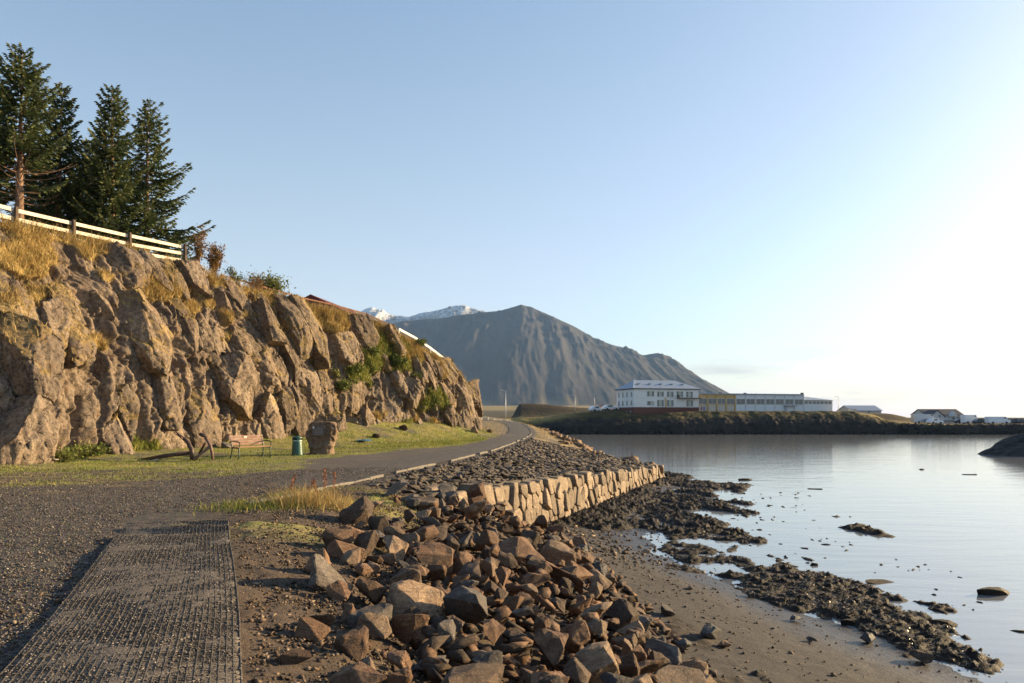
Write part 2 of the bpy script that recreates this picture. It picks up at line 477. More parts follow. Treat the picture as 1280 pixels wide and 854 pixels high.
M["black_rock"] = rock_mat("black_shore_rock", [(0.016, 0.014, 0.013), (0.035, 0.03, 0.027), (0.07, 0.06, 0.05)], 0.6, 0.7, 0.2, rough=0.75)
M["seaweed"] = rock_mat("brown_seaweed", [(0.018, 0.012, 0.007), (0.042, 0.028, 0.016), (0.09, 0.06, 0.034), (0.032, 0.024, 0.013)], 9.0, 0.9, 0.03, rough=0.7, spec=0.25)

# ------------------------------------------------------------------ plan curves
SEA = -2.85
WALL_A = (-1.75, 20.2); WALL_B = (10.7, 52.0)
def wall_x(y): return 0.3915 * y - 9.66
def ztop(y): return -0.42 - 1.41 * (y - 20.2) / 31.8
CREST = [(-12, 3.5), (-5, 2.2), (0, 0.9), (3, -0.3), (5.4, -1.25), (9, -2.0), (13.9, -2.4), (18.4, -2.1)]
TOE = [(-12, 8), (-5, 6.4), (0, 5.2), (5.4, 3.7), (11.2, 2.7), (20.3, 2.2), (24.4, 1.6), (26.2, 0.75)]
KERB = [(13.3, -4.9), (17.7, -4.0), (26.3, -2.3), (33.2, -1.1), (43.6, 0.0), (55, 1.05), (66, 1.75), (80, 1.95), (95, 1.5), (110, 0.2), (125, -4.5)]
WATER = [(-12, 12), (5, 9.6), (12.6, 7.7), (16.6, 6.6), (24.5, 4.6), (30, 5.0), (40, 8.3), (47, 10.6), (52, 11.6), (57, 9.4), (71, 7.4), (100, 8.2), (150, 9.7), (190, 10)]
LAWN = [(15.5, -14.5), (17, -11.8), (19.1, -9.1), (21.2, -7.3), (23.5, -7.0), (28.8, -7.4), (31, -6.6), (43.6, -2.5), (56, -1.3), (70, -3), (90, -3.5), (130, -9)]
BASE = [(-19, 8), (-18, 16), (-16.6, 22.5), (-15.7, 28), (-14.7, 32.5), (-13.6, 36.5), (-11.6, 41.5), (-9.8, 46.5), (-7.2, 51.5), (-4.3, 56), (-2.6, 60), (-2.9, 64), (-6, 72), (-14, 84)]
TOPC = [(-26, 8, 9.2), (-25, 16, 9.3), (-23.4, 23, 9.4), (-21.8, 28, 9.4), (-20.2, 31.4, 9.3), (-18.5, 34.9, 9.45), (-16.4, 38.8, 8.9), (-13.6, 43.2, 8.0), (-10.6, 47.2, 7.55), (-7.7, 51.5, 6.9), (-5.0, 56.0, 5.0), (-3.5, 60.2, 3.5), (-4.6, 65, 3.6), (-16, 86, 6)]

# the cliff edge stands closer over its foot; its height follows the skyline of the photo
SKYL = [(-400, 200), (-60, 262), (0, 277), (32, 289), (103, 303), (172, 317), (240, 330), (300, 362), (330, 371), (395, 388), (470, 402), (531, 438), (560, 456), (578, 475), (590, 493), (600, 512)]
_t = []
for (bx_, by_), (tx0_, ty0_, tz0_) in zip(BASE, TOPC):
    kx_ = bx_ + .64 * (tx0_ - bx_); ky_ = by_ + .64 * (ty0_ - by_); p_ = 640 + F * kx_ / max(ky_, 1)
    if ky_ > 20 and ky_ < 60.0: tz0_ = EYE - (float(interp(p_, SKYL)) - HZ) * ky_ / F
    _t.append((kx_, ky_, tz0_))
TOPC = _t

def curve_rs(pts, n):
    p = np.array(pts, float)
    d = np.r_[0, np.cumsum(np.hypot(np.diff(p[:, 0]), np.diff(p[:, 1])))]
    t = np.linspace(0, 1, n) * d[-1]
    # Catmull style smoothing through dense resample + blur
    q = np.stack([np.interp(t, d, p[:, k]) for k in range(p.shape[1])], 1)
    return q, t

def dist_curve(X, Y, pts):
    """signed-free distance to a polyline"""
    p = np.array(pts, float)[:, :2]
    best = np.full(np.shape(X), 1e9)
    for a, b in zip(p[:-1], p[1:]):
        ab = b - a; l2 = ab @ ab
        t = np.clip(((X - a[0]) * ab[0] + (Y - a[1]) * ab[1]) / l2, 0, 1)
        best = np.minimum(best, np.hypot(X - a[0] - t * ab[0], Y - a[1] - t * ab[1]))
    return best

def ground_h(X, Y, detail=True):
    X = np.asarray(X, float); Y = np.asarray(Y, float)
    # --- land
    rise = 0.95 * sstep(60, 125, Y)
    land = rise + 0.0 * X
    bx = interp(Y, [(y, x) for x, y in BASE])
    din = X - bx                                   # metres in front of the cliff foot
    up = interp(Y, [(0, .25), (25, .3), (34, .35), (42, 1.0), (48, 1.9), (54, 1.7), (60, .8), (70, .6), (90, .6)])
    reach = interp(Y, [(0, 3), (34, 3.5), (42, 4.5), (50, 5.0), (58, 3.2), (90, 3)])
    land = land + up * (1 - sstep(-0.6, 1, din / reach))
    if detail:
        land = land + 0.035 * fbm(X * 0.5, Y * 0.5, 3) + 0.012 * fbm(X * 3, Y * 3, 8, 3)
    # --- beach
    w = interp(Y, WATER)
    toe = interp(Y, TOE)
    toe = np.where(Y > 26.2, wall_x(Y), toe)
    gap = np.maximum(w - toe, 0.8)
    d = X - w
    hi = np.where(Y > 24, np.minimum(.4, .09 * gap + .06), np.minimum(0.55, 0.16 * gap + 0.08))
    beach = np.where(d < 0, SEA + hi * np.clip(-d / gap, 0, 1.3), SEA - 0.035 * d)
    beach = np.maximum(beach, SEA - 0.6)
    if detail:
        beach = beach + 0.045 * fbm(X * 0.7, Y * 0.45, 21) + 0.012 * fbm(X * 4, Y * 4, 5, 3) * sstep(2, -1, d)
    # --- bank between crest and toe (camera to wall)
    crest = interp(Y, CREST)
    s = np.clip((X - crest) / np.maximum(toe - crest, 0.3), 0, 1)
    zc = land - 0.25 * sstep(-1.5, 0.3, X - crest) * sstep(30, 18, Y)
    bank = zc * (1 - s) + beach * s
    h1 = np.where(X < crest, zc, bank)
    # --- apron behind the wall
    k = interp(Y, KERB)
    wx = wall_x(Y) - 0.62
    q = np.clip((X - k - 0.5) / np.maximum(wx - k - 0.5, 0.5), 0, 1)
    zt = ztop(Y)
    apr = land * (1 - q) + zt * q
    h2 = np.where(X < wx, apr, beach)
    # --- embankment past the wall
    tx = interp(Y, WATER) - 0.2
    q3 = np.clip((X - k - 0.5) / np.maximum(tx - k - 0.5, 0.5), 0, 1)
    bulge = 0.75 * np.sin(np.pi * np.clip(q3, 0, 1)) * sstep(52, 60, Y) * sstep(110, 80, Y)
    h3 = np.where(X < tx, land * (1 - q3) + SEA * q3 + bulge, beach)
    if detail:
        h3 = h3 + np.where(X < tx, 0.16 * fbm(X * 1.1, Y * 1.1, 31) * np.sin(np.pi * q3), 0)
    a = sstep(18.6, 20.6, Y); b = sstep(51.6, 53.0, Y)
    return (h1 * (1 - a) + h2 * a) * (1 - b) + h3 * b

# ------------------------------------------------------------------ ground sheet (near)
def axis(segs):
    out = [segs[0][0]]
    for a, b, st in segs:
        n = max(1, int(round((b - a) / st)))
        out += list(np.linspace(a, b, n + 1)[1:])
    return np.array(out)
gx = axis([(-60, -22, 2.0), (-22, -9, 0.13), (-9, 6, 0.055), (6, 14, 0.1), (14, 30, 0.6), (30, 60, 3)])
gy = axis([(-30, -2, 1.5), (-2, 3.5, 0.25), (3.5, 14, 0.055), (14, 28, 0.09), (28, 60, 0.18), (60, 130, 0.6), (130, 186, 2.0)])
GX, GY = np.meshgrid(gx, gy, indexing='ij')
GH = ground_h(GX, GY)
# clods and loose gravel relief close to the camera
crestX = interp(GY, CREST)
near = sstep(26, 8, GY)
wat = interp(GY, WATER)
dW = GX - wat
lawn_edge = interp(GY, LAWN) + 0.9 * fbm(GX * 0.7, GY * 0.7, 40) + 0.35 * fbm(GX * 3, GY * 3, 41)
lawn = sstep(0.35, -0.35, GX - lawn_edge) * sstep(15, 17.5, GY + 0.6 * fbm(GX * .8, GY * .8, 42))
bare = sstep(0.10, 0.30, fbm(GX * 0.55, GY * 0.9, 47)) * sstep(24, 20.5, GY) * sstep(-8.0, -10.0, GX)
lawn = lawn * (1 - 0.75 * bare)
lawn *= sstep(0.62, -0.1, -fbm(GX * 0.9, GY * 0.9, 48) * 0.9)
# dirt to the right of the mat
dirt = sstep(-3.4, -2.2, GX + 0.35 * np.maximum(GY - 6, 0) * 0.9 + 0.5 * fbm(GX, GY, 44)) * sstep(20.5, 17, GY) * sstep(0.5, -0.5, GX - crestX - 1.5)
dirt = np.clip(dirt + 0.8 * sstep(0.0, 1.0, GX - crestX) * sstep(24, 20, GY), 0, 1)
patch = 0.9 * sstep(0.12, 0.32, fbm(GX * 0.9, GY * 0.9, 45)) * sstep(9.5, 11.5, GY) * sstep(17.5, 15.5, GY) * sstep(-5.3, -4.6, GX) * sstep(-1.5, -2.6, GX)
bank_dry = sstep(52.5, 55, GY) * sstep(0.2, 0.8, GX - interp(GY, KERB)) * sstep(7.5, 4.8, GX) * sstep(-.25, 0.25, fbm(GX * .9, GY * .9, 46) + .12)
vergel = sstep(56, 62, GY) * sstep(-1.5, -3.2, GX - interp(GY, KERB))
dry = np.clip(0.9 * bank_dry + 0.7 * bare * sstep(15, 17, GY) * sstep(-0.2, 0.2, fbm(GX * .6, GY * 3, 49)) + 0.5 * vergel, 0, 1)
lawn = np.clip(np.maximum(lawn * (1 - dry), patch), 0, 1)
toeX = np.where(GY > 26.2, wall_x(GY), interp(GY, TOE))
sand = np.where(GY < 52, sstep(-0.6, 0.2, GX - toeX), sstep(-0.5, 0.0, GX - wat))
wrack = sand * np.clip(sstep(0.05, 0.25, fbm(GX * .9, GY * .9, 52)) * sstep(-3.2, -4.4, dW) * 0.9 + sstep(26, 30, GY) * sstep(0.6, -0.6, dW) * 0.8, 0, 1)
wet = sand * sstep(-2.6, -0.3, dW + 0.6 * fbm(GX * .5, GY * .5, 53))
GH = GH + (0.022 * fbm(GX * 7, GY * 7, 61, 3) + 0.016 * np.maximum(0, fbm(GX * 14, GY * 14, 62, 2))) * near * (1 - sand)
GH = GH + 0.05 * np.maximum(0, fbm(GX * 3.1, GY * 3.1, 63, 3)) * dirt * (1 - sand)
GH = GH + 0.07 * wrack * np.maximum(0, fbm(GX * 6, GY * 6, 64, 3) + .3)
far_cut = np.ones_like(GH)
g_ob = mesh_np("ground", np.stack([GX, GY, GH], -1).reshape(-1, 3), grid_faces(len(gx), len(gy)), M["ground"], smooth=True,
               attrs={"lawn": lawn, "dirt": dirt, "dry": dry, "sand": sand, "wrack": wrack, "wet": wet})
tag(g_ob, "gravel clearing, lawn and dark sand beach below the cliff", kind="structure")

def gh1(x, y): return float(ground_h(np.array([x]), np.array([y]))[0])

# ------------------------------------------------------------------ water
def water_mat():
    m, t, p = newmat("water"); g = NG(t)
    c = g.coord()
    p.inputs["Base Color"].default_value = (0.20, 0.208, 0.212, 1)
    p.inputs["Roughness"].default_value = 0.07
    p.inputs["IOR"].default_value = 2.15
    p.inputs["Specular IOR Level"].default_value = 0.65
    n1 = g.noise(c, 0.5, 4, 0.55, 0.3, (0.5, 1.6, 1)); n2 = g.noise(c, 2.2, 3, 0.6, 0.2, (0.5, 1.8, 1))
    b = g.bump(p, n1, 0.10, 0.25)
    g.bump(p, n2, 0.06, 0.06, b)
    return m
M["water"] = water_mat()
wx_ = axis([(-9000, -400, 2000), (-400, 400, 100), (400, 16000, 2600)])
wy_ = axis([(-400, 400, 100), (400, 16000, 2600)])
WXg, WYg = np.meshgrid(wx_, wy_, indexing='ij')
sea = mesh_np("sea", np.stack([WXg, WYg, np.full_like(WXg, SEA)], -1).reshape(-1, 3), grid_faces(len(wx_), len(wy_)), M["water"])
tag(sea, "calm pale bay water", kind="structure")

# ------------------------------------------------------------------ cliff
NU, NV = 1000, 250
NVT = 40
bq, _ = curve_rs(BASE, 3000); tq, _ = curve_rs(TOPC, 3000)
# correspondences: walk both curves by their own knots
def knot_curve(pts, n):
    p = np.array(pts, float); k = np.linspace(0, 1, len(p)); t = np.linspace(0, 1, 2000)
    q = np.stack([np.interp(t, k, p[:, i]) for i in range(p.shape[1])], 1)
    ker = np.ones(121) / 121
    qs = np.stack([np.convolve(np.pad(q[:, i], 60, mode='edge'), ker, 'valid') for i in range(q.shape[1])], 1)
    return t, qs
assert len(BASE) == len(TOPC)
kt, bc = knot_curve(BASE, 0); _, tcv = knot_curve(TOPC, 0)
# denser where it is close to the view
wgt = np.interp(kt, [0, .12, .16, .82, .88, 1], [0.15, .3, 1, 1, .4, .15])
cum = np.cumsum(wgt); cum = (cum - cum[0]) / (cum[-1] - cum[0])
us = np.interp(np.linspace(0, 1, NU), cum, kt)
Bx = np.interp(us, kt, bc[:, 0]); By = np.interp(us, kt, bc[:, 1])
Tx = np.interp(us, kt, tcv[:, 0]); Ty = np.interp(us, kt, tcv[:, 1]); Tz = np.interp(us, kt, tcv[:, 2])
arc = np.r_[0, np.cumsum(np.hypot(np.diff(Bx), np.diff(By)))]
vs = np.linspace(0, 1, NV)
fv = 0.14 * vs + 0.86 * vs ** 2.4
Z0 = -0.5
CX = Bx[:, None] + (Tx - Bx)[:, None] * fv[None]
CY = By[:, None] + (Ty - By)[:, None] * fv[None]
CZ = Z0 + (Tz - Z0)[:, None] * vs[None]
S = np.repeat(arc[:, None], NV, 1)
# outward direction
tx_ = np.gradient(Bx); ty_ = np.gradient(By); ln = np.hypot(tx_, ty_); ox = ty_ / ln; oy = -tx_ / ln
ker = np.ones(81) / 81
ox = np.convolve(np.pad(ox, 40, mode='edge'), ker, 'valid'); oy = np.convolve(np.pad(oy, 40, mode='edge'), ker, 'valid')
PX = 640 + F * CX / np.maximum(CY, 1); PY = HZ - F * (CZ - EYE) / np.maximum(CY, 1)
def cliff_uv(px, py):
    d = (PX - px) ** 2 + (PY - py) ** 2
    return np.unravel_index(np.argmin(d), d.shape)
# hand-read rock masses: px, py, offset, gradient along, gradient up
SITES = [
 (22, 440, .9, -.25, -.1), (38, 492, .1, .5, .25), (70, 455, .55, -.35, -.1), (20, 560, 1.0, -.3, -.45), (5, 520, .7, -.1, -.3),
 (100, 500, -.75, .2, .05), (112, 545, -.5, .2, 0), (60, 535, -.3, .3, 0), (95, 445, -.8, .1, .1), (146, 470, .3, -.45, 0), (142, 552, .65, -.35, -.3), (158, 520, .3, -.5, 0),
 (150, 400, .55, -.15, -.03), (178, 420, .75, -.35, -.03), (200, 455, .65, -.45, 0), (203, 505, .5, -.5, 0),
 (160, 462, -.7, .5, 0), (186, 505, -.75, .2, 0), (224, 455, -.8, .2, 0), (213, 520, -.1, -.3, 0), (252, 530, .35, -.15, -.12), (240, 480, .1, -.3, 0),
 (256, 480, -.5, .3, 0), (272, 500, .2, -.5, 0), (290, 480, .75, -.35, -.05), (300, 445, .45, -.3, 0), (284, 540, -.5, .3, 0), (300, 545, .1, -.4, 0),
 (317, 488, -.95, .2, 0), (338, 530, .35, -.2, -.08), (350, 480, .2, -.35, 0), (335, 465, .4, -.45, 0), (372, 530, .55, -.5, 0), (388, 525, -.9, .2, 0), (392, 480, .0, -.2, 0),
 (330, 412, .75, -.12, 0), (360, 415, .8, -.12, .0), (385, 425, .75, -.15, 0), (345, 450, .15, -.3, .2), (375, 450, -.4, .2, 0), (407, 432, -.85, .2, 0), (432, 432, .45, -.4, 0), (455, 425, .35, -.3, 0),
 (410, 500, .1, .1, .0), (430, 520, -.3, .3, 0), (470, 500, -.6, .25, 0), (485, 515, .25, -.5, 0), (508, 488, .75, -.6, 0), (520, 510, -.4, .2, 0), (497, 470, -.45, .3, 0),
 (535, 470, .3, -.4, 0), (555, 465, .35, -.4, 0), (575, 480, .4, -.4, 0), (585, 500, .35, -.45, 0), (575, 535, .5, -.35, -.15), (590, 535, .5, -.5, -.3), (548, 520, -.3, .2, 0), (560, 490, .15, -.3, 0),
 (150, 330, .5, -.2, -.1), (185, 335, .35, -.25, -.1), (235, 352, .6, -.35, -.1), (255, 360, .5, -.4, -.1), (265, 330, .2, 0, 0), (215, 345, .3, -.2, -.1), (100, 350, -1.3, .2, .1), (85, 320, -1.0, .2, .1), (122, 385, -1.3, .2, .1), (140, 425, -.6, .3, .1),
 (40, 350, .35, -.1, -.1), (75, 385, .4, -.25, -.1), (20, 390, .3, -.1, -.1), (110, 420, .0, -.2, -.1), (280, 385, -.6, .2, .1), (250, 410, .25, -.35, 0), (265, 440, -.2, .2, 0), (230, 400, .35, -.3, 0), (300, 405, -.2, .1, .1),
 (300, 378, .3, -.3, -.1), (325, 378, .25, -.3, -.1), (415, 400, .0, -.1, -.1), (470, 415, -.1, -.1, -.1),
]
rng = np.random.RandomState(5)
ss = []; 
for px, py, off, a, b in SITES:
    i, j = cliff_uv(px, py); ss.append((S[i, j], CZ[i, j], off, a, b))
zmax = CZ[:, -1]
for _ in range(500):
    i = rng.randint(0, NU); j = rng.randint(0, NV)
    s0, z0 = S[i, j], CZ[i, j]
    if min((abs(s0 - q[0])) ** 2 + ((z0 - q[1]) * .55) ** 2 for q in ss) > 1.15 ** 2:
        ss.append((s0, z0, rng.uniform(-.35, .5), rng.uniform(-.5, .15), rng.uniform(-.2, .1)))
ss = np.array(ss)
def slabs(crk, pts, floor, steep):
    """upper envelope of convex, flat-faced slabs: each row s, z, offset, grad s, grad z, half width, half height, lean, seed"""
    out = np.full(S.shape, floor, float); sec = np.full(S.shape, floor - 1.0)
    Sx = S + .07 * fbm(S * 1.1, CZ * 1.1, 72) + .02 * fbm(S * 6, CZ * 6, 73); Zx = CZ + .10 * fbm(S * 1.1, CZ * 1.1, 74) + .03 * fbm(S * 5, CZ * 5, 76)
    for r in pts:
        s0, z0, off, ga, gb, hw, hh, ln_, sd = r
        m = hw + hh + 1.2
        i0, i1 = np.searchsorted(arc, [s0 - m, s0 + m])
        if i1 - i0 < 2: continue
        ds = Sx[i0:i1] - s0 - ln_ * (Zx[i0:i1] - z0); dz = Zx[i0:i1] - z0
        q = random.Random(int(sd)); d = np.full(ds.shape, -9.0)
        n = q.choice((4, 5, 5, 6)); a0 = q.uniform(0, 6.28)
        for k in range(n):
            an = a0 + 6.283 * k / n + q.uniform(-.35, .35); rr = q.uniform(.72, 1.12)
            d = np.maximum(d, (np.cos(an) * ds / hw + np.sin(an) * dz / hh - rr) * min(hw, hh))
        st = steep * q.uniform(.6, 1.5)
        v = off + ga * np.clip(ds, -2, 2) + gb * np.clip(dz, -2.5, 2.5) - st * np.maximum(d, 0) - .25 * np.maximum(d + .06, 0)
        sec[i0:i1] = np.maximum(sec[i0:i1], np.minimum(out[i0:i1], v)); out[i0:i1] = np.maximum(out[i0:i1], v)
    return out - crk * np.exp(-((out - sec) / (crk * .4)) ** 2)
big = []
for k, q in enumerate(ss):
    if q[2] < -.25: continue
    r_ = random.Random(k * 7 + 1); sz = r_.uniform(.75, 1.25) * (1 if k < len(SITES) else .8)
    big.append((q[0], q[1], q[2] * 1.15, q[3] * .9, q[4] * .9, sz * .82, sz * r_.uniform(1.2, 1.9), r_.uniform(-.15, .55), k * 13 + 5))
d1 = slabs(.16, big, -1.15, 3.4)
def scatter(n, seed, hw, tall, amp, grad, lean):
    r_ = np.random.RandomState(seed); out = []
    for k in range(n):
        i = r_.randint(0, NU); j = r_.randint(0, NV); w_ = hw * r_.uniform(.6, 1.5)
        out.append((S[i, j], CZ[i, j], r_.uniform(-.2, 1) * amp, r_.uniform(-grad, grad * .55), r_.uniform(-grad, grad) * .35, w_, w_ * r_.uniform(.8, tall), r_.uniform(-.2, lean), seed * 1000 + k))
    return out
d2 = slabs(.08, scatter(950, 21, .42, 2.6, .34, .6, .6), -.16, 2.4)
d3 = slabs(.03, scatter(5600, 22, .16, 2.4, .11, .7, .6), -.03, 1.8)
fac = d1
ledge = .1 * (vnoise(S * .25, CZ * .9, 75) - .5)
disp = -.42 + .35 * np.clip(d1, -.6, .6) + .8 * d2 + d3 + .012 * fbm(S * 7, CZ * 7, 160)
# vegetation zones: px, py, rx, ry, dry, green
VEG = [(480, 412, 60, 18, 1.25, 0), (530, 440, 50, 16, 1.15, .1), (420, 402, 60, 16, 1.25, 0), (560, 462, 28, 14, .9, .2), (30, 320, 60, 32, 1, .0), (20, 375, 60, 28, .8, 0), (80, 405, 45, 30, .8, .1), (110, 430, 30, 22, .7, .1), (95, 385, 25, 18, .6, .2), (170, 345, 70, 12, .75, .1), (190, 368, 60, 14, .8, .2), (115, 315, 30, 14, .9, .1), (240, 385, 40, 14, .7, .1), (290, 350, 40, 22, .8, .3),
       (300, 395, 40, 16, .7, .1), (280, 420, 40, 14, .6, .05), (355, 385, 45, 14, 1, 0), (400, 398, 60, 16, 1, 0), (450, 405, 60, 16, 1, .1), (500, 425, 50, 14, .9, .2), (530, 445, 35, 12, .7, .2), (460, 445, 55, 24, .3, .9), (480, 430, 40, 18, .2, .9), (440, 470, 40, 16, .5, .6),
       (500, 455, 30, 20, .4, .7), (540, 505, 30, 25, .4, .8), (520, 530, 40, 18, .6, .6), (430, 535, 50, 20, .4, .6), (470, 520, 50, 14, .6, .4), (400, 460, 30, 16, .7, .2), (115, 555, 20, 12, .5, .1), (160, 500, 14, 20, .5, .05), (170, 560, 40, 14, .5, .7), (225, 400, 30, 12, .6, 0), (330, 440, 50, 10, .35, 0), (560, 450, 20, 14, .5, .1), (360, 470, 40, 14, .3, 0)]
dg = np.zeros(S.shape); gg_ = np.zeros(S.shape)
for px, py, rx, ry, a, b in VEG:
    e = np.exp(-(((PX - px) / rx) ** 2 + ((PY - py) / ry) ** 2) * 1.1)
    dg = np.maximum(dg, a * e); gg_ = np.maximum(gg_, b * e)
vn = fbm(S * .9, CZ * .9, 170, 5); vn2 = fbm(S * 1.1, CZ * 1.1, 180, 5)
edge = sstep(.93, 1.0, np.repeat(vs[None], NU, 0))
dgm = sstep(.0, .22, dg - .50 + .55 * vn + .55 * edge)
ggm = sstep(.0, .2, gg_ - .48 + .6 * vn2)
veg = np.clip(dgm + ggm, 0, 1)
# grass settles where the rock leans back: soften the relief under it
soft = .16 + 0.25 * np.clip(fac, -.6, .8) + ledge + .12 * fbm(S * 1.5, CZ * 1.5, 190)
disp = disp * (1 - .85 * veg) + soft * .85 * veg
fade = sstep(0.0, .03, np.repeat(vs[None], NU, 0)) * (1 - .75 * sstep(.95, 1, np.repeat(vs[None], NU, 0)))
disp = disp * fade
endf = np.interp(us, [0, .8, .86, 1], [1, 1, .7, .7])[:, None]
CXd = CX + ox[:, None] * disp * endf; CYd = CY + oy[:, None] * disp * endf
CZd = CZ + 0.12 * disp * (1 - .5 * veg) * fade
CZd[:, -1] += .10 * fbm(arc * .8, arc * 0, 195)
# plateau behind the edge
vt = np.linspace(0, 1, NVT)[1:]
back = 30.0
ix_, iy_ = -ox, -oy
PXt = CXd[:, -1:] + ix_[:, None] * back * vt[None] ** 1.5; PYt = CYd[:, -1:] + iy_[:, None] * back * vt[None] ** 1.5
bz = CZd[:, -1:] + .9 * sstep(0, .35, vt)[None] * np.interp(us, [0, .42, .5, .6, 1], [.7, .3, .0, -.4, -.6])[:, None] + .12 * fbm(PXt * .6, PYt * .6, 197)
VX = np.concatenate([CXd, PXt], 1); VY = np.concatenate([CYd, PYt], 1); VZ = np.concatenate([CZd, bz], 1)
one = np.ones_like(PXt)
cl = mesh_np("cliff", np.stack([VX, VY, VZ], -1).reshape(-1, 3), grid_faces(NU, NV + NVT - 1), M["cliff"], smooth=True,
             attrs={"drygrass": np.concatenate([dgm, one * .9], 1), "greenery": np.concatenate([ggm, one * .15], 1)})
tag(cl, "brown jagged basalt cliff with dry grass on its ledges", kind="structure")

# ------------------------------------------------------------------ grass blades
def blades(name, P, H, mat, width=.012, lean=.5, tint=None, seed=1, dirs=None, kind="stuff", parent=None):
    """P (n,3) roots, H (n,) heights; each blade a bent three-segment strip"""
    rs = np.random.RandomState(seed); n = len(P)
    a = rs.uniform(0, 2 * np.pi, n); la = rs.uniform(0, 2 * np.pi, n) if dirs is None else dirs + rs.normal(0, .7, n)
    l = np.abs(rs.normal(lean, lean * .5, n)) * H
    wx = np.cos(a) * width * .5; wy = np.sin(a) * width * .5
    V = np.zeros((n, 5, 3))
    for i, (t, wf) in enumerate(((0, 1), (.55, .8), (1, 0))):
        cx = P[:, 0] + np.cos(la) * l * t ** 2; cy = P[:, 1] + np.sin(la) * l * t ** 2
        cz = P[:, 2] + H * t * (1 - .25 * t * l / np.maximum(H, 1e-3))
        if i < 2:
            V[:, 2 * i] = np.stack([cx - wx * wf, cy - wy * wf, cz], 1); V[:, 2 * i + 1] = np.stack([cx + wx * wf, cy + wy * wf, cz], 1)
        else: V[:, 4] = np.stack([cx, cy, cz], 1)
    b = (np.arange(n) * 5)[:, None]
    q = b + np.array([[0, 1, 3, 2]]); tr = b + np.array([[2, 3, 4]])
    tv = rs.uniform(0, 1, n) if tint is None else np.clip(tint + rs.normal(0, .12, n), 0, 1)
    o = mesh_np(name, V.reshape(-1, 3), [q, tr], mat, parent=parent, attrs={"tint": np.repeat(tv, 5)})
    if kind: o["kind"] = kind
    return o
M["dry_grass"] = leaf_mat("dry_grass", [(0, (.17, .105, .035)), (.4, (.36, .245, .085)), (.8, (.52, .38, .16)), (1, (.2, .2, .05))], trans=.25)
M["green_grass"] = leaf_mat("green_grass", [(0, (.065, .095, .013)), (.5, (.17, .20, .034)), (.8, (.31, .28, .07)), (1, (.42, .33, .11))], trans=.25)
M["leaf_green"] = leaf_mat("green_leaf", [(0, (.03, .05, .01)), (.5, (.085, .115, .022)), (1, (.19, .19, .05))], trans=.2)
M["leaf_autumn"] = leaf_mat("autumn_leaf", [(0, (.07, .04, .018)), (.5, (.2, .10, .035)), (1, (.26, .19, .06))], trans=.2)
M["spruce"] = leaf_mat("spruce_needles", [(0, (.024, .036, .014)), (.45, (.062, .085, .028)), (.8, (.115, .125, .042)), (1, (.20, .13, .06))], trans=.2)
M["bark"] = flat_mat("bark", (.20, .125, .085), .9, 0, .35, 9, .6, .2)
M["twig"] = flat_mat("twig", (.19, .13, .09), .9, 0, .3, 20, .3, .2)

rs = np.random.RandomState(11)
w = (dgm * (1 - ggm)).ravel() * (np.repeat(np.hypot(CXd, CYd)[:, :1], NV, 1).ravel() < 75) * ((PX > -60) & (PX < 640)).ravel()
w = w * (0.35 + sstep(-.2, .3, fbm(S * 2.2, CZ * 2.2, 201)).ravel())
idx = rs.choice(w.size, 42000, p=w / w.sum())
P = np.stack([CXd.ravel()[idx], CYd.ravel()[idx], CZd.ravel()[idx] - .03], 1) + rs.normal(0, .04, (len(idx), 3))
hb = rs.uniform(.12, .42, len(idx)) * (1 + .7 * edge.ravel()[idx])
o = blades("dry_grass", P, hb, M["dry_grass"], .02, .75, seed=3)
tag(o, "dry golden grass hanging over the ledges of the cliff", "grass")
w = ggm.ravel() * ((PX > 60) & (PX < 640)).ravel()
idx = rs.choice(w.size, 14000, p=w / w.sum())
P = np.stack([CXd.ravel()[idx], CYd.ravel()[idx], CZd.ravel()[idx] - .03], 1) + rs.normal(0, .05, (len(idx), 3))
o = blades("cliff_weeds", P, rs.uniform(.1, .35, len(idx)), M["green_grass"], .035, .7, seed=4)
tag(o, "green weeds growing on the shaded ledges of the cliff", "weeds")
# tall grass along the crest at the right
i0 = np.where((PX[:, -1] > 300) & (PX[:, -1] < 590) & (CYd[:, -1] < 62))[0]
ii = rs.choice(i0, 9000); jj = NV - 1 - (rs.exponential(9, 9000)).astype(int).clip(0, 60)
P = np.stack([CXd[ii, jj], CYd[ii, jj], CZd[ii, jj] - .04], 1) + rs.normal(0, .08, (9000, 3)) * [1, 1, .2]
o = blades("tall_crest_grass", P, rs.uniform(.3, .75, 9000) * np.interp(PX[ii, -1], [300, 340, 470, 560], [.5, 1, .9, .4]), M["dry_grass"], .022, .45, seed=5)
tag(o, "tall golden grass along the crest of the cliff", "grass")
# lawn
w = lawn.ravel() * ((GY > 14) & (GY < 62) & (GX > -20)).ravel() * np.gradient(gx)[:, None].repeat(len(gy), 1).ravel() * np.gradient(gy)[None].repeat(len(gx), 0).ravel()
idx = rs.choice(w.size, 60000, p=w / w.sum())
P = np.stack([GX.ravel()[idx], GY.ravel()[idx], GH.ravel()[idx] - .01], 1) + np.c_[rs.normal(0, .06, (len(idx), 2)), np.zeros(len(idx))]
tint = np.clip(.45 + .55 * fbm(P[:, 0] * .8, P[:, 1] * .8, 210), 0, 1)
o = blades("lawn_grass", P, rs.uniform(.03, .10, len(idx)) * (1 + 1.2 * sstep(30, 45, P[:, 1])), M["green_grass"], .018, .6, tint, seed=6)
tag(o, "short green and yellow grass at the foot of the cliff", "grass")
w = dry.ravel() * ((GY > 14) & (GY < 110)).ravel() * np.gradient(gx)[:, None].repeat(len(gy), 1).ravel() * np.gradient(gy)[None].repeat(len(gx), 0).ravel()
idx = rs.choice(w.size, 16000, p=w / w.sum())
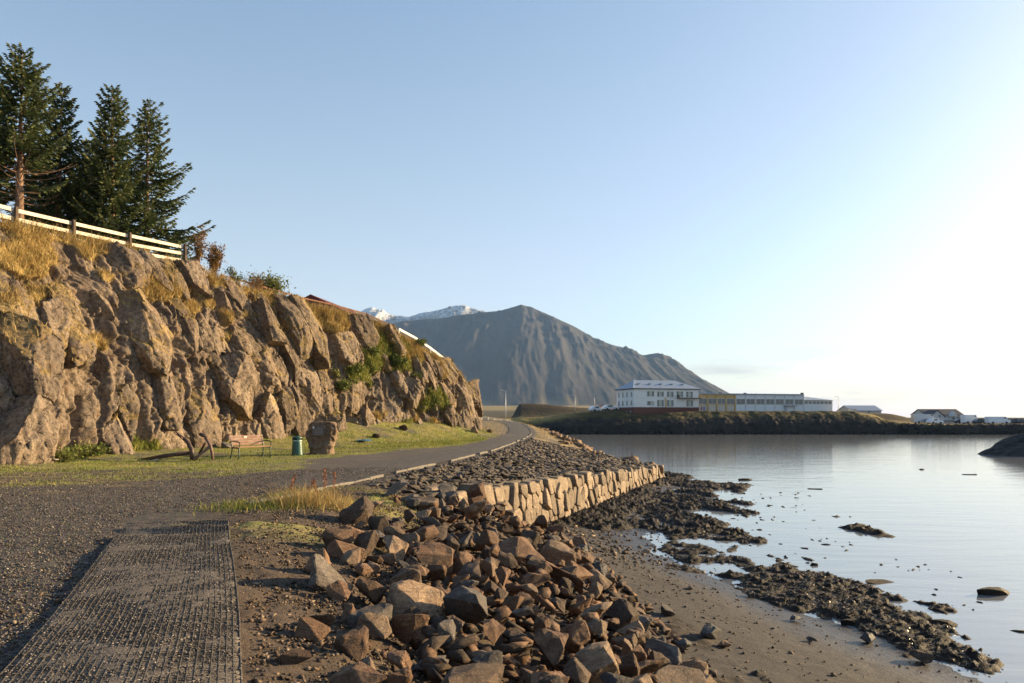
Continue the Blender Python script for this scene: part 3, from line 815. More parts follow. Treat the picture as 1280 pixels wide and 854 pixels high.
P = np.stack([GX.ravel()[idx], GY.ravel()[idx], GH.ravel()[idx] - .01], 1) + np.c_[rs.normal(0, .08, (len(idx), 2)), np.zeros(len(idx))]
o = blades("bank_grass", P, rs.uniform(.06, .3, len(idx)) * sstep(15, 50, P[:, 1]) + .04, M["dry_grass"], .025, .6, seed=7)
tag(o, "dry yellow grass on the bank beside the far bend of the path", "grass")


# ------------------------------------------------------------------ mountains
def mountain_mat():
    m, t, p = newmat("mountain_scree"); g = NG(t)
    c = g.coord()
    st = g.noise(c, 0.0075, 7, 0.7, 0.3, (1.0, 0.16, 0.25)); n2 = g.noise(c, 0.03, 6, 0.75)
    base = g.ramp(st, [(0.3, (0.02, 0.02, 0.022)), (0.5, (0.04, 0.037, 0.038)), (0.7, (0.075, 0.066, 0.061))])
    base = g.mix(g.ramp(n2, [(0.4, 0.55), (0.6, 0.0)]), base, (0.045, 0.04, 0.036))
    base = g.mix(g.attr("low"), base, (0.2, 0.15, 0.075))
    sn = g.math('MULTIPLY', g.attr("snow"), g.ramp(g.math('ADD', g.math('MULTIPLY', n2, .6), g.math('MULTIPLY', st, .4)), [(0.42, 0.0), (0.56, 1.0)]))
    base = g.mix(sn, base, (0.72, 0.74, 0.78))
    g.l(base, p.inputs["Base Color"]); p.inputs["Roughness"].default_value = 0.95; p.inputs["Specular IOR Level"].default_value = 0.1
    b = g.bump(p, st, 0.6, 12.0); g.bump(p, n2, 0.5, 5.0, b)
    return m
M["mountain"] = mountain_mat()
def mountain(name, label, prof, ridge_y, base_y, x0, x1, nx, ny, snow_z, snow_amt, seed, shoulder=1.0):
    xs = np.linspace(x0, x1, nx); t = np.linspace(-0.5, 1, ny)
    Xm, T = np.meshgrid(xs, t, indexing='ij')
    pr = np.array(prof, float)
    # ridge line read off the photo, made a real ridge at its own distance
    rx = (pr[:, 0] - 640) / F * ridge_y; rzv = EYE - (pr[:, 1] - HZ) * ridge_y / F
    wob = 160 * fbm(xs / 700, xs * 0, seed)
    H = np.interp(xs, rx, rzv, left=rzv[0] * .6, right=-8)
    sp_ = ridge_y - base_y
    Ym = ridge_y - T * sp_ + wob[:, None] * T * (1 - T)
    e = np.where(T >= 0, 1 - T, 1 + T * 1.6)
    Z = H[:, None] * (0.86 * e + 0.14 * e ** 2.2)
    gl = fbm(Xm / 70 + .5 * fbm(Ym / 400, Xm / 300, seed + 5), Ym / 900, seed + 1, 5)
    gl2 = np.abs(fbm(Xm / 210 + .3 * fbm(Ym / 300, Xm / 200, seed + 6), Ym / 1500, seed + 2, 4))
    amp = np.clip(e, 0, 1) * sstep(0, .12, np.abs(T)) + .12
    Z = Z + (H[:, None] / 600) * (34 * gl - 60 * gl2 * shoulder + 14 + 16 * fbm(Xm / 26, Ym / 200, seed + 12, 3)) * amp * sstep(0, 120, H)[:, None]
    crag = np.maximum(0, fbm(Xm / 60, Ym / 60, seed + 3, 5))
    Z = Z + 46 * crag * sstep(.55, .95, e) * (H[:, None] / 600) * sstep(0.0, .05, np.abs(T))
    snow = sstep(snow_z - 60, snow_z + 60, Z + 60 * fbm(Xm / 120, Ym / 120, seed + 4)) * snow_amt
    low = sstep(.2, .02, e) * sstep(.0, .35, fbm(Xm / 160, Ym / 200, seed + 8) + .1)
    Z = np.where(T >= .999, -6, Z)
    o = mesh_np(name, np.stack([Xm, Ym, Z], -1).reshape(-1, 3), grid_faces(nx, ny)[:, ::-1], M["mountain"], smooth=True, attrs={"snow": snow, "low": low})
    return tag(o, label, kind="structure")
mountain("mountain", "broad dark scree mountain across the bay", [(380, 470), (440, 425), (500, 402), (545, 398), (580, 393), (605, 390), (622, 389), (640, 383), (651, 380), (664, 383), (690, 395), (720, 409), (745, 424), (765, 431), (785, 436), (803, 444), (822, 441), (838, 445), (848, 455), (858, 467), (868, 479), (880, 491), (895, 502), (920, 511), (950, 522)],
         3900, 2500, -1300, 1330, 520, 150, 900, 0, 3)
mountain("snowy_mountain", "farther mountain ridge with fresh snow along its top", [(300, 450), (400, 420), (430, 405), (448, 391), (456, 386), (465, 383), (474, 386), (485, 391), (498, 395), (510, 396), (524, 391), (540, 389), (556, 385), (570, 381), (580, 382), (592, 385), (604, 388), (616, 393), (640, 404), (700, 430), (800, 500)],
         5600, 4000, -2300, 1000, 420, 110, 700, .8, 9, .6)

# ------------------------------------------------------------------ promontory across the bay
def top_h(X):
    return interp(X, [(-200, 1.2), (-20, 1.0), (0, 1.0), (8, 1.3), (20, 2.6), (27, 3.2), (34, 1.9), (44, 2.7), (50, 2.9), (88, 2.85), (93, 1.9), (98, -.2), (101, -.55), (300, -.55)])
fx = axis([(-420, -40, 10), (-40, -4, 1.5), (-4, 135, .35), (135, 300, 5)])
fy = axis([(176, 196, .28), (196, 260, 1.2), (260, 420, 8), (420, 2600, 120)])
FX, FY = np.meshgrid(fx, fy, indexing='ij')
coast = 181.0 + 1.6 * fbm(FX * .08, FX * 0, 300) + .9 * fbm(FX * .4, FX * 0, 301) + 3 * sstep(14, 2, FX) - 1.5 * sstep(96, 102, FX)
dd = FY - coast
tp = top_h(FX)
rocky = interp(FX, [(-400, .2), (6, .2), (14, .75), (40, .9), (85, 1.0), (98, 1.0), (101, 1.0), (300, 1.0)])
p1 = sstep(-.6, 1.8, dd); p2 = sstep(1.5, 9.5, dd)
slope_w = np.where(FX > 100, 3.2, 9.5)
p2 = np.clip((dd - 1.2) / (slope_w - 1.2), 0, 1)
FZ = -4.2 + (3.7 + 0 * FX) * p1 * rocky + 0
FZ = FZ + (tp - FZ) * p2 ** .8
col = np.abs(fbm(FX * 1.1, FY * .7, 302, 4)); 
FZ = FZ + (.9 * (0.35 - col) + .5 * fbm(FX * 2.2, FY * 2.2, 303)) * p1 * (1 - p2) * rocky + .25 * fbm(FX * .6, FY * .6, 304) * p2 * (1 - sstep(9, 14, dd))
# long dark grassy mound behind the car park, and low hill by the house
mound = (5.9 - 1.6) * np.exp(-((FY - 228) / 8.0) ** 2) * sstep(-.6, 2.6, FX) * (1 - .75 * sstep(4, 26, FX)) * sstep(40, 28, FX)
hill = 3.0 * np.exp(-((FY - 224) / 9.0) ** 2) * sstep(99, 105, FX) * sstep(127, 112, FX)
FZ = FZ + mound + hill
# plain rising gently towards the mountain
FZ = np.where(FY > 260, np.maximum(FZ, 1.0), FZ) + sstep(420, 2600, FY) * 34 * sstep(700, 0, np.maximum(FX - .27 * FY, 0) * 20)
land_w = interp(FY, [(170, 400), (260, 400), (300, 120), (420, 110), (2600, 700)])
FZ = np.where((FY > 262) & (FX > land_w), -5, FZ)
sea_l = (FX < -60) & (FY < 200)
green = p2 * sstep(97, 92, FX) * (1 - .0 * FX)
golden = np.maximum(sstep(87, 92, FX) * sstep(100, 96, FX) * p2, sstep(100, 102, FX) * sstep(118, 108, FX) * p2 * (hill < 1.0))  # bank end coloured golden for the sun on it, then a golden grass strip
golden = np.maximum(golden, .8 * sstep(5.0, 9.0, dd) * sstep(14, 9.5, dd) * sstep(22, 6, FX))
golden = np.maximum(golden, sstep(1000, 1300, FY) * .6)
mnd = np.clip(mound / 2.0 + hill / 1.6, 0, 1)
def far_mat():
    m, t, p = newmat("promontory_ground"); g = NG(t)
    c = g.coord(); n1 = g.noise(c, .5, 5, .7); n2 = g.noise(c, 2.2, 4, .7)
    rk = g.ramp(n1, [(.3, (.012, .011, .010)), (.55, (.03, .026, .022)), (.75, (.06, .05, .042))])
    gr = g.ramp(n1, [(.3, (.03, .027, .012)), (.55, (.068, .054, .022)), (.75, (.12, .09, .036))])
    go = g.ramp(n1, [(.3, (.26, .18, .06)), (.7, (.42, .31, .11))])
    mn = g.ramp(n2, [(.3, (.035, .026, .016)), (.7, (.085, .06, .035))])
    col = g.mix(g.attr("green"), rk, gr); col = g.mix(g.attr("golden"), col, go); col = g.mix(g.attr("mound"), col, mn)
    g.l(col, p.inputs["Base Color"]); p.inputs["Roughness"].default_value = .95; p.inputs["Specular IOR Level"].default_value = .15
    b = g.bump(p, n1, .7, .5); g.bump(p, n2, .5, .2, b)
    return m
M["far"] = far_mat()
fo = mesh_np("promontory", np.stack([FX, FY, FZ], -1).reshape(-1, 3), grid_faces(len(fx), len(fy)), M["far"], smooth=True,
             attrs={"green": np.clip(sstep(.3, .6, p2 + .4 * fbm(FX * .5, FY * .5, 305)) * sstep(101, 97, FX), 0, 1), "golden": golden, "mound": mnd})
tag(fo, "low rocky promontory with grass on top, and the plain behind it", kind="structure")

# ------------------------------------------------------------------ boulder shapes
def boulder_mesh(seed, flat=.7, npts=13, rough=.03, cuts=2, mat=None, tall=1.0):
    q = random.Random(seed); bm = bmesh.new()
    for k in range(npts):
        v = Vector((q.gauss(0, 1), q.gauss(0, 1), q.gauss(0, 1))).normalized()
        e = 2.6
        s_ = (abs(v.x) ** e + abs(v.y) ** e + abs(v.z) ** e) ** (-1 / e)
        v = v * s_ * q.uniform(.78, 1.0)
        bm.verts.new((v.x * .5, v.y * .5 * q.uniform(.8, 1), v.z * .5 * flat))
    r = bmesh.ops.convex_hull(bm, input=bm.verts)
    bmesh.ops.delete(bm, geom=[v for v in bm.verts if not v.link_faces], context='VERTS')
    bmesh.ops.dissolve_limit(bm, angle_limit=R(9), verts=bm.verts, edges=bm.edges)
    if cuts:
        bmesh.ops.bevel(bm, geom=list(bm.edges), offset=.022, segments=1, affect='EDGES', clamp_overlap=True)
        bmesh.ops.triangulate(bm, faces=bm.faces)
        for _ in range(cuts):
            ed = [e for e in bm.edges if e.calc_length() > .11]
            if ed: bmesh.ops.subdivide_edges(bm, edges=ed, cuts=1)
        bmesh.ops.triangulate(bm, faces=bm.faces)
        co = np.array([v.co for v in bm.verts]); bm.normal_update()
        n1 = fbm(co[:, 0] * 3 + seed, co[:, 1] * 3 + co[:, 2] * 2.3, seed, 4); n2 = fbm(co[:, 0] * 9 + co[:, 2] * 7, co[:, 1] * 9 + seed, seed + 1, 3)
        for i, v in enumerate(bm.verts): v.co += v.normal * (n1[i] * rough * 1.4 + n2[i] * rough * .7)
    me = bpy.data.meshes.new("boulder"); bm.to_mesh(me); bm.free()
    return me
BM = [boulder_mesh(100 + k, [.62, .75, .9, .5][k % 4], [11, 13, 16, 10][k % 4]) for k in range(22)]
SLAB = [boulder_mesh(300 + k, .28, 12) for k in range(10)]
_mc = {}
def with_mat(me, mat):
    k = (me.name, mat.name)
    if k not in _mc:
        m2 = me.copy(); m2.materials.clear(); m2.materials.append(mat); _mc[k] = m2
    return _mc[k]
def put(name, me, mat, loc, scale, rot, parent=None):
    o = bpy.data.objects.new(name, with_mat(me, mat)); link(o, parent)
    o.location = loc; o.scale = scale; o.rotation_euler = rot
    return o
def joined(name, items, mat, label, cat, kind="stuff"):
    """items: (mesh, loc, scale, rot); one joined mesh for what nobody could count"""
    Vs = []; Fs = []; b = 0; cache = {}
    for me, loc, sc, rot in items:
        if me.name not in cache:
            n = len(me.vertices); co = np.zeros(n * 3, np.float32); me.vertices.foreach_get("co", co)
            me.calc_loop_triangles(); tr = np.zeros(len(me.loop_triangles) * 3, np.int32); me.loop_triangles.foreach_get("vertices", tr)
            cache[me.name] = (co.reshape(-1, 3), tr.reshape(-1, 3))
        co, tr = cache[me.name]
        m = np.array(Euler(rot).to_matrix())
        Vs.append((co * np.array(sc)) @ m.T + np.array(loc)); Fs.append(tr + b); b += len(co)
    o = mesh_np(name, np.concatenate(Vs), np.concatenate(Fs), mat)
    return tag(o, label, cat, kind=kind)
LOW = [boulder_mesh(500 + k, [.7, .5, .85][k % 3], 9, cuts=0) for k in range(9)]

# ------------------------------------------------------------------ rock pile on the bank
q = random.Random(42)
rocks = []     # x, y, r
def bank_pt(y, s):
    c = float(interp(y, CREST)); t = float(interp(y, TOE))
    return c + (t - c) * s
hand = [  # px, py, size m, material, label
 (640, 692, 1.25, "rock_rust", "big dark rust boulder leaning out over the others near the wall end"),
 (540, 668, .9, "rock_dark", "large brown block high in the pile just left of the wall"),
 (520, 745, .95, "rock_tan", "broad flat tan slab lying across the middle of the rock pile"),
 (600, 815, .80, "rock_tan", "large tan boulder with a sunlit lower face near the bottom edge of the photo"),
 (545, 815, .52, "rock_grey", "upright pale grey wedge boulder standing between darker brown ones"),
 (640, 795, .66, "rock_dark", "dark rounded boulder with a straight right edge beside the tan one"),
 (700, 785, .75, "rock_rust", "long rust slab tilted towards the sand with its right face glowing"),
 (490, 675, .78, "rock_tan", "tan dome shaped boulder at the upper left of the rock pile"),
 (500, 720, .85, "rock_dark", "dark slanting slab with a sharp lit ridge on the left of the pile"),
 (475, 755, .48, "rock_rust", "rust brown block on the left margin of the pile beside the dirt"),
 (495, 832, .36, "rock_rust", "rust brown boulder at the bottom left of the rock pile"),
 (655, 830, .62, "rock_rust", "reddish brown boulder at the bottom edge of the photo"),
 (770, 835, .5, "rock_rust", "rust boulder low on the right side of the pile at the bottom edge"),
 (548, 628, .55, "rock_dark", "dark block tucked under the first stone of the wall"), (580, 668, .5, "rock_dark", "dark brown slab resting near the left end of the wall"), (607, 668, .5, "rock_rust", "rust block at the wall foot a little right of its left end"),
 (530, 622, .5, "rock_dark", "dark stone at the upper edge of the pile left of the wall"), (556, 668, .5, "rock_rust", "rust stone one step below the wall's left end"),
 (690, 720, .70, "rock_tan", "tan rough block below the overhanging rust boulder"),
]
for px, py, sz, mt, lab in hand:
    sz *= .86
    # march along the view ray to the pile surface
    dv = Vector(((px - 640) / F, 1, -(py - HZ) / F)); d = 3.0
    while d < 60 and EYE + dv.z * d > gh1(dv.x * d, d) + .22 * sz + .12: d += .05
    rocks.append((dv.x * d, d, sz, mt, lab))
tries = 0
while len(rocks) < 300 and tries < 9000:
    tries += 1
    y = q.uniform(4.4, 22) if q.random() < .6 else q.uniform(4.4, 13); s = q.uniform(-.08, 1.0)
    sz = min(.8, max(.26, q.lognormvariate(-.93, .36)))
    x = bank_pt(y, s)
    if y > 18.8 and x < wall_x(y) + .25: continue
    if y > 22 or (y > 18.5 and s < .6): continue
    if any(abs(x - r[0]) < .5 * (sz + r[2]) and math.hypot(x - r[0], y - r[1]) < .31 * (sz + r[2]) for r in rocks): continue
    u = q.random()
    mt = "rock_rust" if u < .46 else "rock_tan" if u < .66 else "rock_dark" if u < .87 else "rock_grey"
    if s > .93 and q.random() < .5: mt = "rock_wet"
    rocks.append((x, y, sz, mt, None))
CN = {"rock_rust": "rust brown", "rock_tan": "tan", "rock_dark": "dark brown", "rock_grey": "grey", "rock_wet": "blue grey"}
classes = {}
for k, (x, y, sz, mt, lab) in enumerate(rocks):
    c = float(interp(y, CREST)); t = float(interp(y, TOE)); s = (x - c) / (t - c)
    bulge = .40 * math.sin(math.pi * min(1, max(0, s))) if lab is None else .0
    z = gh1(x, y) + sz * .2 + bulge
    flat_ = q.random() < .3
    me = q.choice(SLAB) if flat_ and lab is None else BM[q.randrange(len(BM))]
    sc = (sz * q.uniform(1.0, 1.35), sz * q.uniform(.8, 1.05), sz * q.uniform(.85, 1.2) * (1.6 if flat_ and lab is None else 1))
    o = put("boulder", me, M[mt], (x, y, z), sc, (q.uniform(-.55, .55), q.uniform(-.35, .6), q.uniform(0, 6.28)))
    o["category"] = "boulder"; o["group"] = "boulders of the rock pile below the path"
    if lab: o["label"] = lab
    else:
        size = "large" if sz > .58 else "medium" if sz > .38 else "small"
        shape = "slab" if flat_ else "block"
        zone = "at the crest" if s < .25 else "high on the bank" if s < .45 else "halfway down" if s < .65 else "low down" if s < .88 else "by the sand"
        near_ = "in the foreground" if y < 8 else "left of the sand" if y < 13 else "short of the wall" if y < 19 else "against the wall end"
        classes.setdefault((size, mt, shape, zone, near_), []).append((y, o))
ORD = ["nearest", "second nearest", "third nearest", "fourth nearest", "fifth nearest", "sixth nearest", "seventh nearest", "eighth nearest", "ninth nearest", "tenth nearest"]
for (size, mt, shape, zone, near_), lst in classes.items():
    lst.sort(key=lambda e: e[0])
    for i, (y, o) in enumerate(lst):
        pre = "" if len(lst) == 1 else (ORD[i] + " " if i < len(ORD) else "far ")
        o["label"] = f"{pre}{size} {CN[mt]} {shape} {zone}, {near_}"
# rubble between the boulders, and smaller debris spilling over the dirt and the shore
items = []
for k in range(2600):
    y = q.uniform(4.0, 20.5) if q.random() < .7 else q.uniform(4, 12); s = q.uniform(.0, 1.06); x = bank_pt(y, s); sz = q.uniform(.07, .36) if s > .12 else q.uniform(.04, .1)
    items.append((LOW[k % 9], (x, y, gh1(x, y) + sz * .2 + .30 * q.random() * math.sin(math.pi * min(1, max(0, s)))), (sz * q.uniform(1, 1.6), sz, sz * q.uniform(.6, 1)), (q.uniform(-.6, .6), q.uniform(-.6, .6), q.uniform(0, 6.28))))
joined("rubble", items[::2], M["rock_dark"], "small dark brown rubble filling the gaps between the boulders", "rubble")
joined("rubble", items[1::2], M["rock_rust"], "small rust brown rubble filling the gaps between the boulders", "rubble")

# ------------------------------------------------------------------ stone retaining wall
wall = thing("stone_wall", "dry stone retaining wall of pale upright blocks above the shore", "wall", (WALL_A[0], WALL_A[1], SEA))
wd = Vector((WALL_B[0] - WALL_A[0], WALL_B[1] - WALL_A[1], 0)); WL = wd.length; wd.normalize()
wn = Vector((wd.y, -wd.x, 0))
def wall_local(u, v, out):     # v above the sea level, face leans back a little
    return wd * u + wn * (out - .13 * v) + Vector((0, 0, v))
def clip_poly(poly, nx, ny, c):
    out = []
    for i in range(len(poly)):
        a = poly[i]; b = poly[(i + 1) % len(poly)]
        da = a[0] * nx + a[1] * ny - c; db = b[0] * nx + b[1] * ny - c
        if da <= 0: out.append(a)
        if da * db < 0:
            t = da / (da - db); out.append((a[0] + t * (b[0] - a[0]), a[1] + t * (b[1] - a[1])))
    return out
seeds = []
u = -.6
qw = random.Random(3)
while u < WL + .6:
    y = WALL_A[1] + wd.y * max(0, min(WL, u)); vt_ = ztop(y) - SEA
    vb = .0 if u < 9 else .0
    h = vt_ - vb; rows = max(2, int(round(h / .58)))
    for r_ in range(rows):
        seeds.append((u + qw.uniform(-.24, .24) + (.22 if r_ % 2 else 0), vb + h * (r_ + .5) / rows + qw.uniform(-.33, .33) * h / rows * 1.3))
    u += qw.uniform(.38, .74)
AN = 1.12
def vtop(u): 
    y = WALL_A[1] + wd.y * u
    return ztop(y) - SEA
jit = {}
n_st = 0
for i, (su, svv) in enumerate(seeds):
    near_s = sorted(((s2[0] - su) ** 2 * AN ** 2 + (s2[1] - svv) ** 2, k) for k, s2 in enumerate(seeds) if k != i and abs(s2[0] - su) < 2)[:14]
    top_j = vtop(su) + qw.uniform(-.16, .13)
    poly = [(su - 1, -.2), (su + 1, -.2), (su + 1, top_j), (su - 1, top_j)]
    for _, k in near_s:
        s2 = seeds[k]
        nx = (s2[0] - su) * AN ** 2; ny = (s2[1] - svv)
        mx_ = (s2[0] + su) / 2; my_ = (s2[1] + svv) / 2
        poly = clip_poly(poly, nx, ny, nx * mx_ + ny * my_)
        if len(poly) < 3: break
    poly = clip_poly(poly, 1, 0, WL + qw.uniform(-.1, .1))
    if len(poly) < 3: continue
    ar = abs(sum(poly[k][0] * poly[(k + 1) % len(poly)][1] - poly[(k + 1) % len(poly)][0] * poly[k][1] for k in range(len(poly)))) / 2
    if ar < .03: continue
    # cut the corners so that no stone is a perfect polygon
    p2_ = []
    for k in range(len(poly)):
        a = poly[k - 1]; b = poly[k]; c = poly[(k + 1) % len(poly)]
        f1, f2 = qw.uniform(.08, .22), qw.uniform(.08, .22)
        p2_.append((b[0] + (a[0] - b[0]) * f1, b[1] + (a[1] - b[1]) * f1)); p2_.append((b[0] + (c[0] - b[0]) * f2, b[1] + (c[1] - b[1]) * f2))
    cu = sum(p[0] for p in p2_) / len(p2_); cv_ = sum(p[1] for p in p2_) / len(p2_)
    out = qw.uniform(-.09, .13); tu = qw.uniform(-.13, .13); tv_ = qw.uniform(-.08, .08)
    rings = []
    for sc_, o_ in ((.99, -.42), (.972, -.10), (.955, -.045), (.89, .0), (.5, .02)):
        rings.append([wall_local(cu + (a - cu) * sc_, cv_ + (b - cv_) * sc_, out + o_ + tu * (a - cu) + tv_ * (b - cv_) + qw.uniform(-.008, .008)) for a, b in p2_])
    n = len(p2_); vsx = [v for r_ in rings for v in r_]; fsx = []
    for r_ in range(len(rings) - 1):
        for k in range(n): fsx.append((r_ * n + k, r_ * n + (k + 1) % n, (r_ + 1) * n + (k + 1) % n, (r_ + 1) * n + k))
    fsx.append(tuple((len(rings) - 1) * n + k for k in range(n))); fsx.append(tuple(range(n))[::-1])
    me = bpy.data.meshes.new("stone"); me.from_pydata(vsx, [], fsx); me.materials.append(M["wall_stone"])
    o = bpy.data.objects.new("stone", me); link(o, wall); n_st += 1
b = MB()
for a, c in zip(np.linspace(0, WL, 24)[:-1], np.linspace(0, WL, 24)[1:]):
    b.prism([wall_local(a, -.3, -.16), wall_local(c, -.3, -.16), wall_local(c, vtop(c) - .08, -.16), wall_local(a, vtop(a) - .08, -.16)], -wn * .5)
b.build("core", M["wall_core"], wall)

# ------------------------------------------------------------------ paved apron behind the wall
apr = thing("stone_apron", None, None, (0, 30, 0)); apr["kind"] = "structure"
cand = []
for k in range(3600):
    y = 17.5 + (54 - 17.5) * q.random() ** 1.35; kx = float(interp(y, KERB)); wx1 = wall_x(y) - .1 if y > 19.5 else float(interp(y, CREST)) + .4
    if wx1 < kx + .6: continue
    f = q.random(); x = kx + .55 + (wx1 - kx - .65) * f
    sz = q.uniform(.25, .72) * (.55 + .5 * f)
    if any(abs(x - r[0]) < .4 and math.hypot(x - r[0], y - r[1]) < .31 * (sz + r[2]) for r in cand): continue
    cand.append((x, y, sz))
cand.sort(key=lambda r: -r[2] / r[1])
rest = []
for k, (x, y, sz) in enumerate(cand):
    a = (SLAB[q.randrange(10)], (x, y, gh1(x, y) + .03 + .04 * q.random()), (sz * q.uniform(1.1, 1.6), sz * q.uniform(.8, 1.1), sz * q.uniform(.8, 1.2)), (q.uniform(-.2, .2), q.uniform(-.12, .25), q.uniform(0, 6.28)))
    if k < 280:
        o = put("slab", a[0], M["apron"], (a[1][0], a[1][1] - 30, a[1][2]), a[2], a[3], apr)
    else: rest.append(a)
lowslab = [boulder_mesh(560 + k, .3, 9, cuts=0) for k in range(6)]
o = joined("small_slabs", [(lowslab[i % 6], (r[1][0], r[1][1] - 30, r[1][2]), r[2], r[3]) for i, r in enumerate(rest)] +
           [(LOW[i % 9], (lambda x, y: (x, y - 30, gh1(x, y) + .02))(*(lambda y: (float(interp(y, KERB)) + .3 + q.random() * max(.3, wall_x(y) - float(interp(y, KERB)) - .5), y))(q.uniform(20, 52))), (q.uniform(.06, .2),) * 3, (q.uniform(0, 3), 0, q.uniform(0, 6))) for i in range(1600)], M["apron"], None, None)
o.parent = apr
print("wall stones", n_st, "apron", len(cand), "rocks", len(rocks))

# stones on the bank beyond the wall
items = []; n_b = 0
for k in range(420):
    y = q.uniform(51, 112) if k > 150 else q.uniform(51, 75); kx = float(interp(y, KERB)); t_ = float(interp(y, WATER)); s = q.uniform(.25, 1.05); x = kx + .6 + (t_ - kx - .6) * s
    sz = q.uniform(.25, .95)
    items.append((LOW[k % 9], (x, y, gh1(x, y) + sz * .15), (sz * 1.3, sz, sz * q.uniform(.5, .9)), (q.uniform(-.4, .4), q.uniform(-.4, .4), q.uniform(0, 6.28))))
joined("bank_stones", items, M["rock_tan"], "brown stones on the grassy bank beyond the wall end", "stones")

# ------------------------------------------------------------------ footpath and kerb
ys = np.linspace(15.0, 126, 240)
kx = interp(ys, KERB); ker = np.ones(15) / 15
kx = np.convolve(np.pad(kx, 7, mode='edge'), ker, 'valid')
ys_ = ys.copy()
wid = np.interp(ys, [15, 22, 40, 126], [2.2, 2.4, 2.0, 2.3])
tt = np.linspace(-.02, 1, 9)
PXp = kx[:, None] - .06 - wid[:, None] * tt[None]; PYp = np.repeat(ys[:, None], 9, 1)
PZp = np.maximum(ground_h(PXp, PYp, False), ground_h(PXp, PYp)) + np.interp(ys, [15, 19.5], [-.06, .03])[:, None] + .02 * (1 - (2 * tt[None] - 1) ** 2)
m, t, p = newmat("path_surface"); g = NG(t); c = g.coord()
nf = g.noise(c, 30, 4, .75); nm = g.noise(c, 1.2, 4, .6, 0, (3, .4, 1))
colr = g.ramp(nf, [(.3, (.035, .031, .028)), (.55, (.075, .067, .06)), (.78, (.15, .135, .115))])
colr = g.mix(g.ramp(nm, [(.42, 0.0), (.65, .5)]), colr, (.11, .095, .08))
g.l(colr, p.inputs["Base Color"]); p.inputs["Roughness"].default_value = .9; p.inputs["Specular IOR Level"].default_value = .25
b1 = g.bump(p, nf, .6, .015); g.bump(p, nm, .4, .04, b1)
tag(mesh_np("footpath", np.stack([PXp, PYp, PZp], -1).reshape(-1, 3), grid_faces(len(ys), 9)[:, ::-1], m, smooth=True), "narrow grey footpath curving round the foot of the cliff", kind="structure")
M["concrete"] = flat_mat("pale_concrete", (.15, .135, .115), .85, 0, .2, 8, .4, .3, (.15, .13, .1), .6)
kb = thing("kerb", None, None, (0, 0, 0)); kb["kind"] = "structure"
yk = 13.5
qk = random.Random(8)
while yk < 95:
    ln_ = .95 if yk < 60 else 2.2
    if qk.random() > (.16 if yk < 50 else .2):
        a = Vector((float(np.interp(yk, ys_, kx)) if yk > 15 else float(interp(yk, KERB)), yk, 0)); yb = yk + ln_ - .02
        c_ = Vector((float(np.interp(yb, ys_, kx)) if yb > 15 else float(interp(yb, KERB)), yb, 0))
        a.z = gh1(a.x, a.y) + .015 + qk.uniform(-.012, .012); c_.z = gh1(c_.x, c_.y) + .015 + qk.uniform(-.012, .012)
        MB().bar(a, c_, .075, .10).build("kerb_stone", M["concrete"], kb, .012)
    yk += ln_

# ------------------------------------------------------------------ grid mat in the foreground
matc = [(-1.42, 2.0), (-1.93, 3.3), (-2.43, 4.6), (-2.96, 6.0), (-3.6, 7.6), (-4.3, 9.3), (-5.05, 11.2), (-5.4, 12.0)]
mq, mt_ = curve_rs(matc, 260)
mdir = np.gradient(mq, axis=0); mdir /= np.linalg.norm(mdir, axis=1)[:, None]
mnr = np.stack([mdir[:, 1], -mdir[:, 0]], 1)
NW = 31
ws = np.linspace(-.70, .70, NW)
def mat_z(X, Y, i, w):
    z = ground_h(X, Y, False) + .045
    endw = sstep(8.2, 9.3, mt_)[:, None] if X.ndim == 2 else 0
    z = z + .05 * endw * np.sin(mt_[:, None] * 7 + w[None] * 3) * 1.0 + .012 * fbm(X * 1.5, Y * 1.5, 400)
    return z - .10 * sstep(8.7, 10.6, mt_[:, None] + .9 * fbm(X * .9, Y * .9, 404))
MXg = mq[:, :1] + mnr[:, :1] * ws[None]; MYg = mq[:, 1:] + mnr[:, 1:] * ws[None]
MZg = mat_z(MXg, MYg, None, ws)
mat = thing("ground_mat", "strip of black plastic grid matting filled with gravel leading to the footpath", "mat", (0, 0, 0))
M["mat_gravel"] = flat_mat("mat_gravel", (.14, .12, .10), .95, 0, .42, 55, .9, .2, (.2, .175, .14), .35)
M["mat_plastic"] = flat_mat("worn_black_plastic", (.07, .062, .054), .75, 0, .3, 30, .3, .25, (.15, .128, .105), .6)
# gravel fill with its own side, so that the mat has thickness
fw = np.r_[-.72, ws, .72]
BXg = mq[:, :1] + mnr[:, :1] * fw[None]; BYg = mq[:, 1:] + mnr[:, 1:] * fw[None]
BZ = np.concatenate([MZg[:, :1] - .09, MZg + .001 + .010 * fbm(MXg * 16, MYg * 16, 402, 3) + .010 * fbm(MXg * 2.2, MYg * 2.2, 403, 3), MZg[:, -1:] - .09], 1)
mesh_np("gravel_fill", np.stack([BXg, BYg, BZ], -1).reshape(-1, 3), grid_faces(260, NW + 2), M["mat_gravel"], parent=mat, smooth=True)
Vg = []; Fg = []
def ribbon(pts, w_, h_, nrm):
    """pts (n,3) strip of square section; nrm (n,2) sideways"""
    n = len(pts); b0 = sum(len(v) for v in Vg)
    sd = np.c_[nrm, np.zeros(n)] * w_ / 2; up = np.array([[0, 0, h_ / 2]])
    ring = np.stack([pts - sd - up, pts - sd + up, pts + sd + up, pts + sd - up], 1).reshape(-1, 3)
    Vg.append(ring); i = np.arange(n - 1)[:, None] * 4
    for k in range(3):
        Fg.append(np.concatenate([i + k, i + k + 1, i + k + 5, i + k + 4], 1) + b0)
for k in range(NW):
    pts = np.stack([MXg[:, k], MYg[:, k], MZg[:, k]], 1)[::2]
    ribbon(pts, .007 if k < NW - 1 else .012, .012 if k < NW - 1 else .016, mnr[::2])
tlen = mt_[-1]
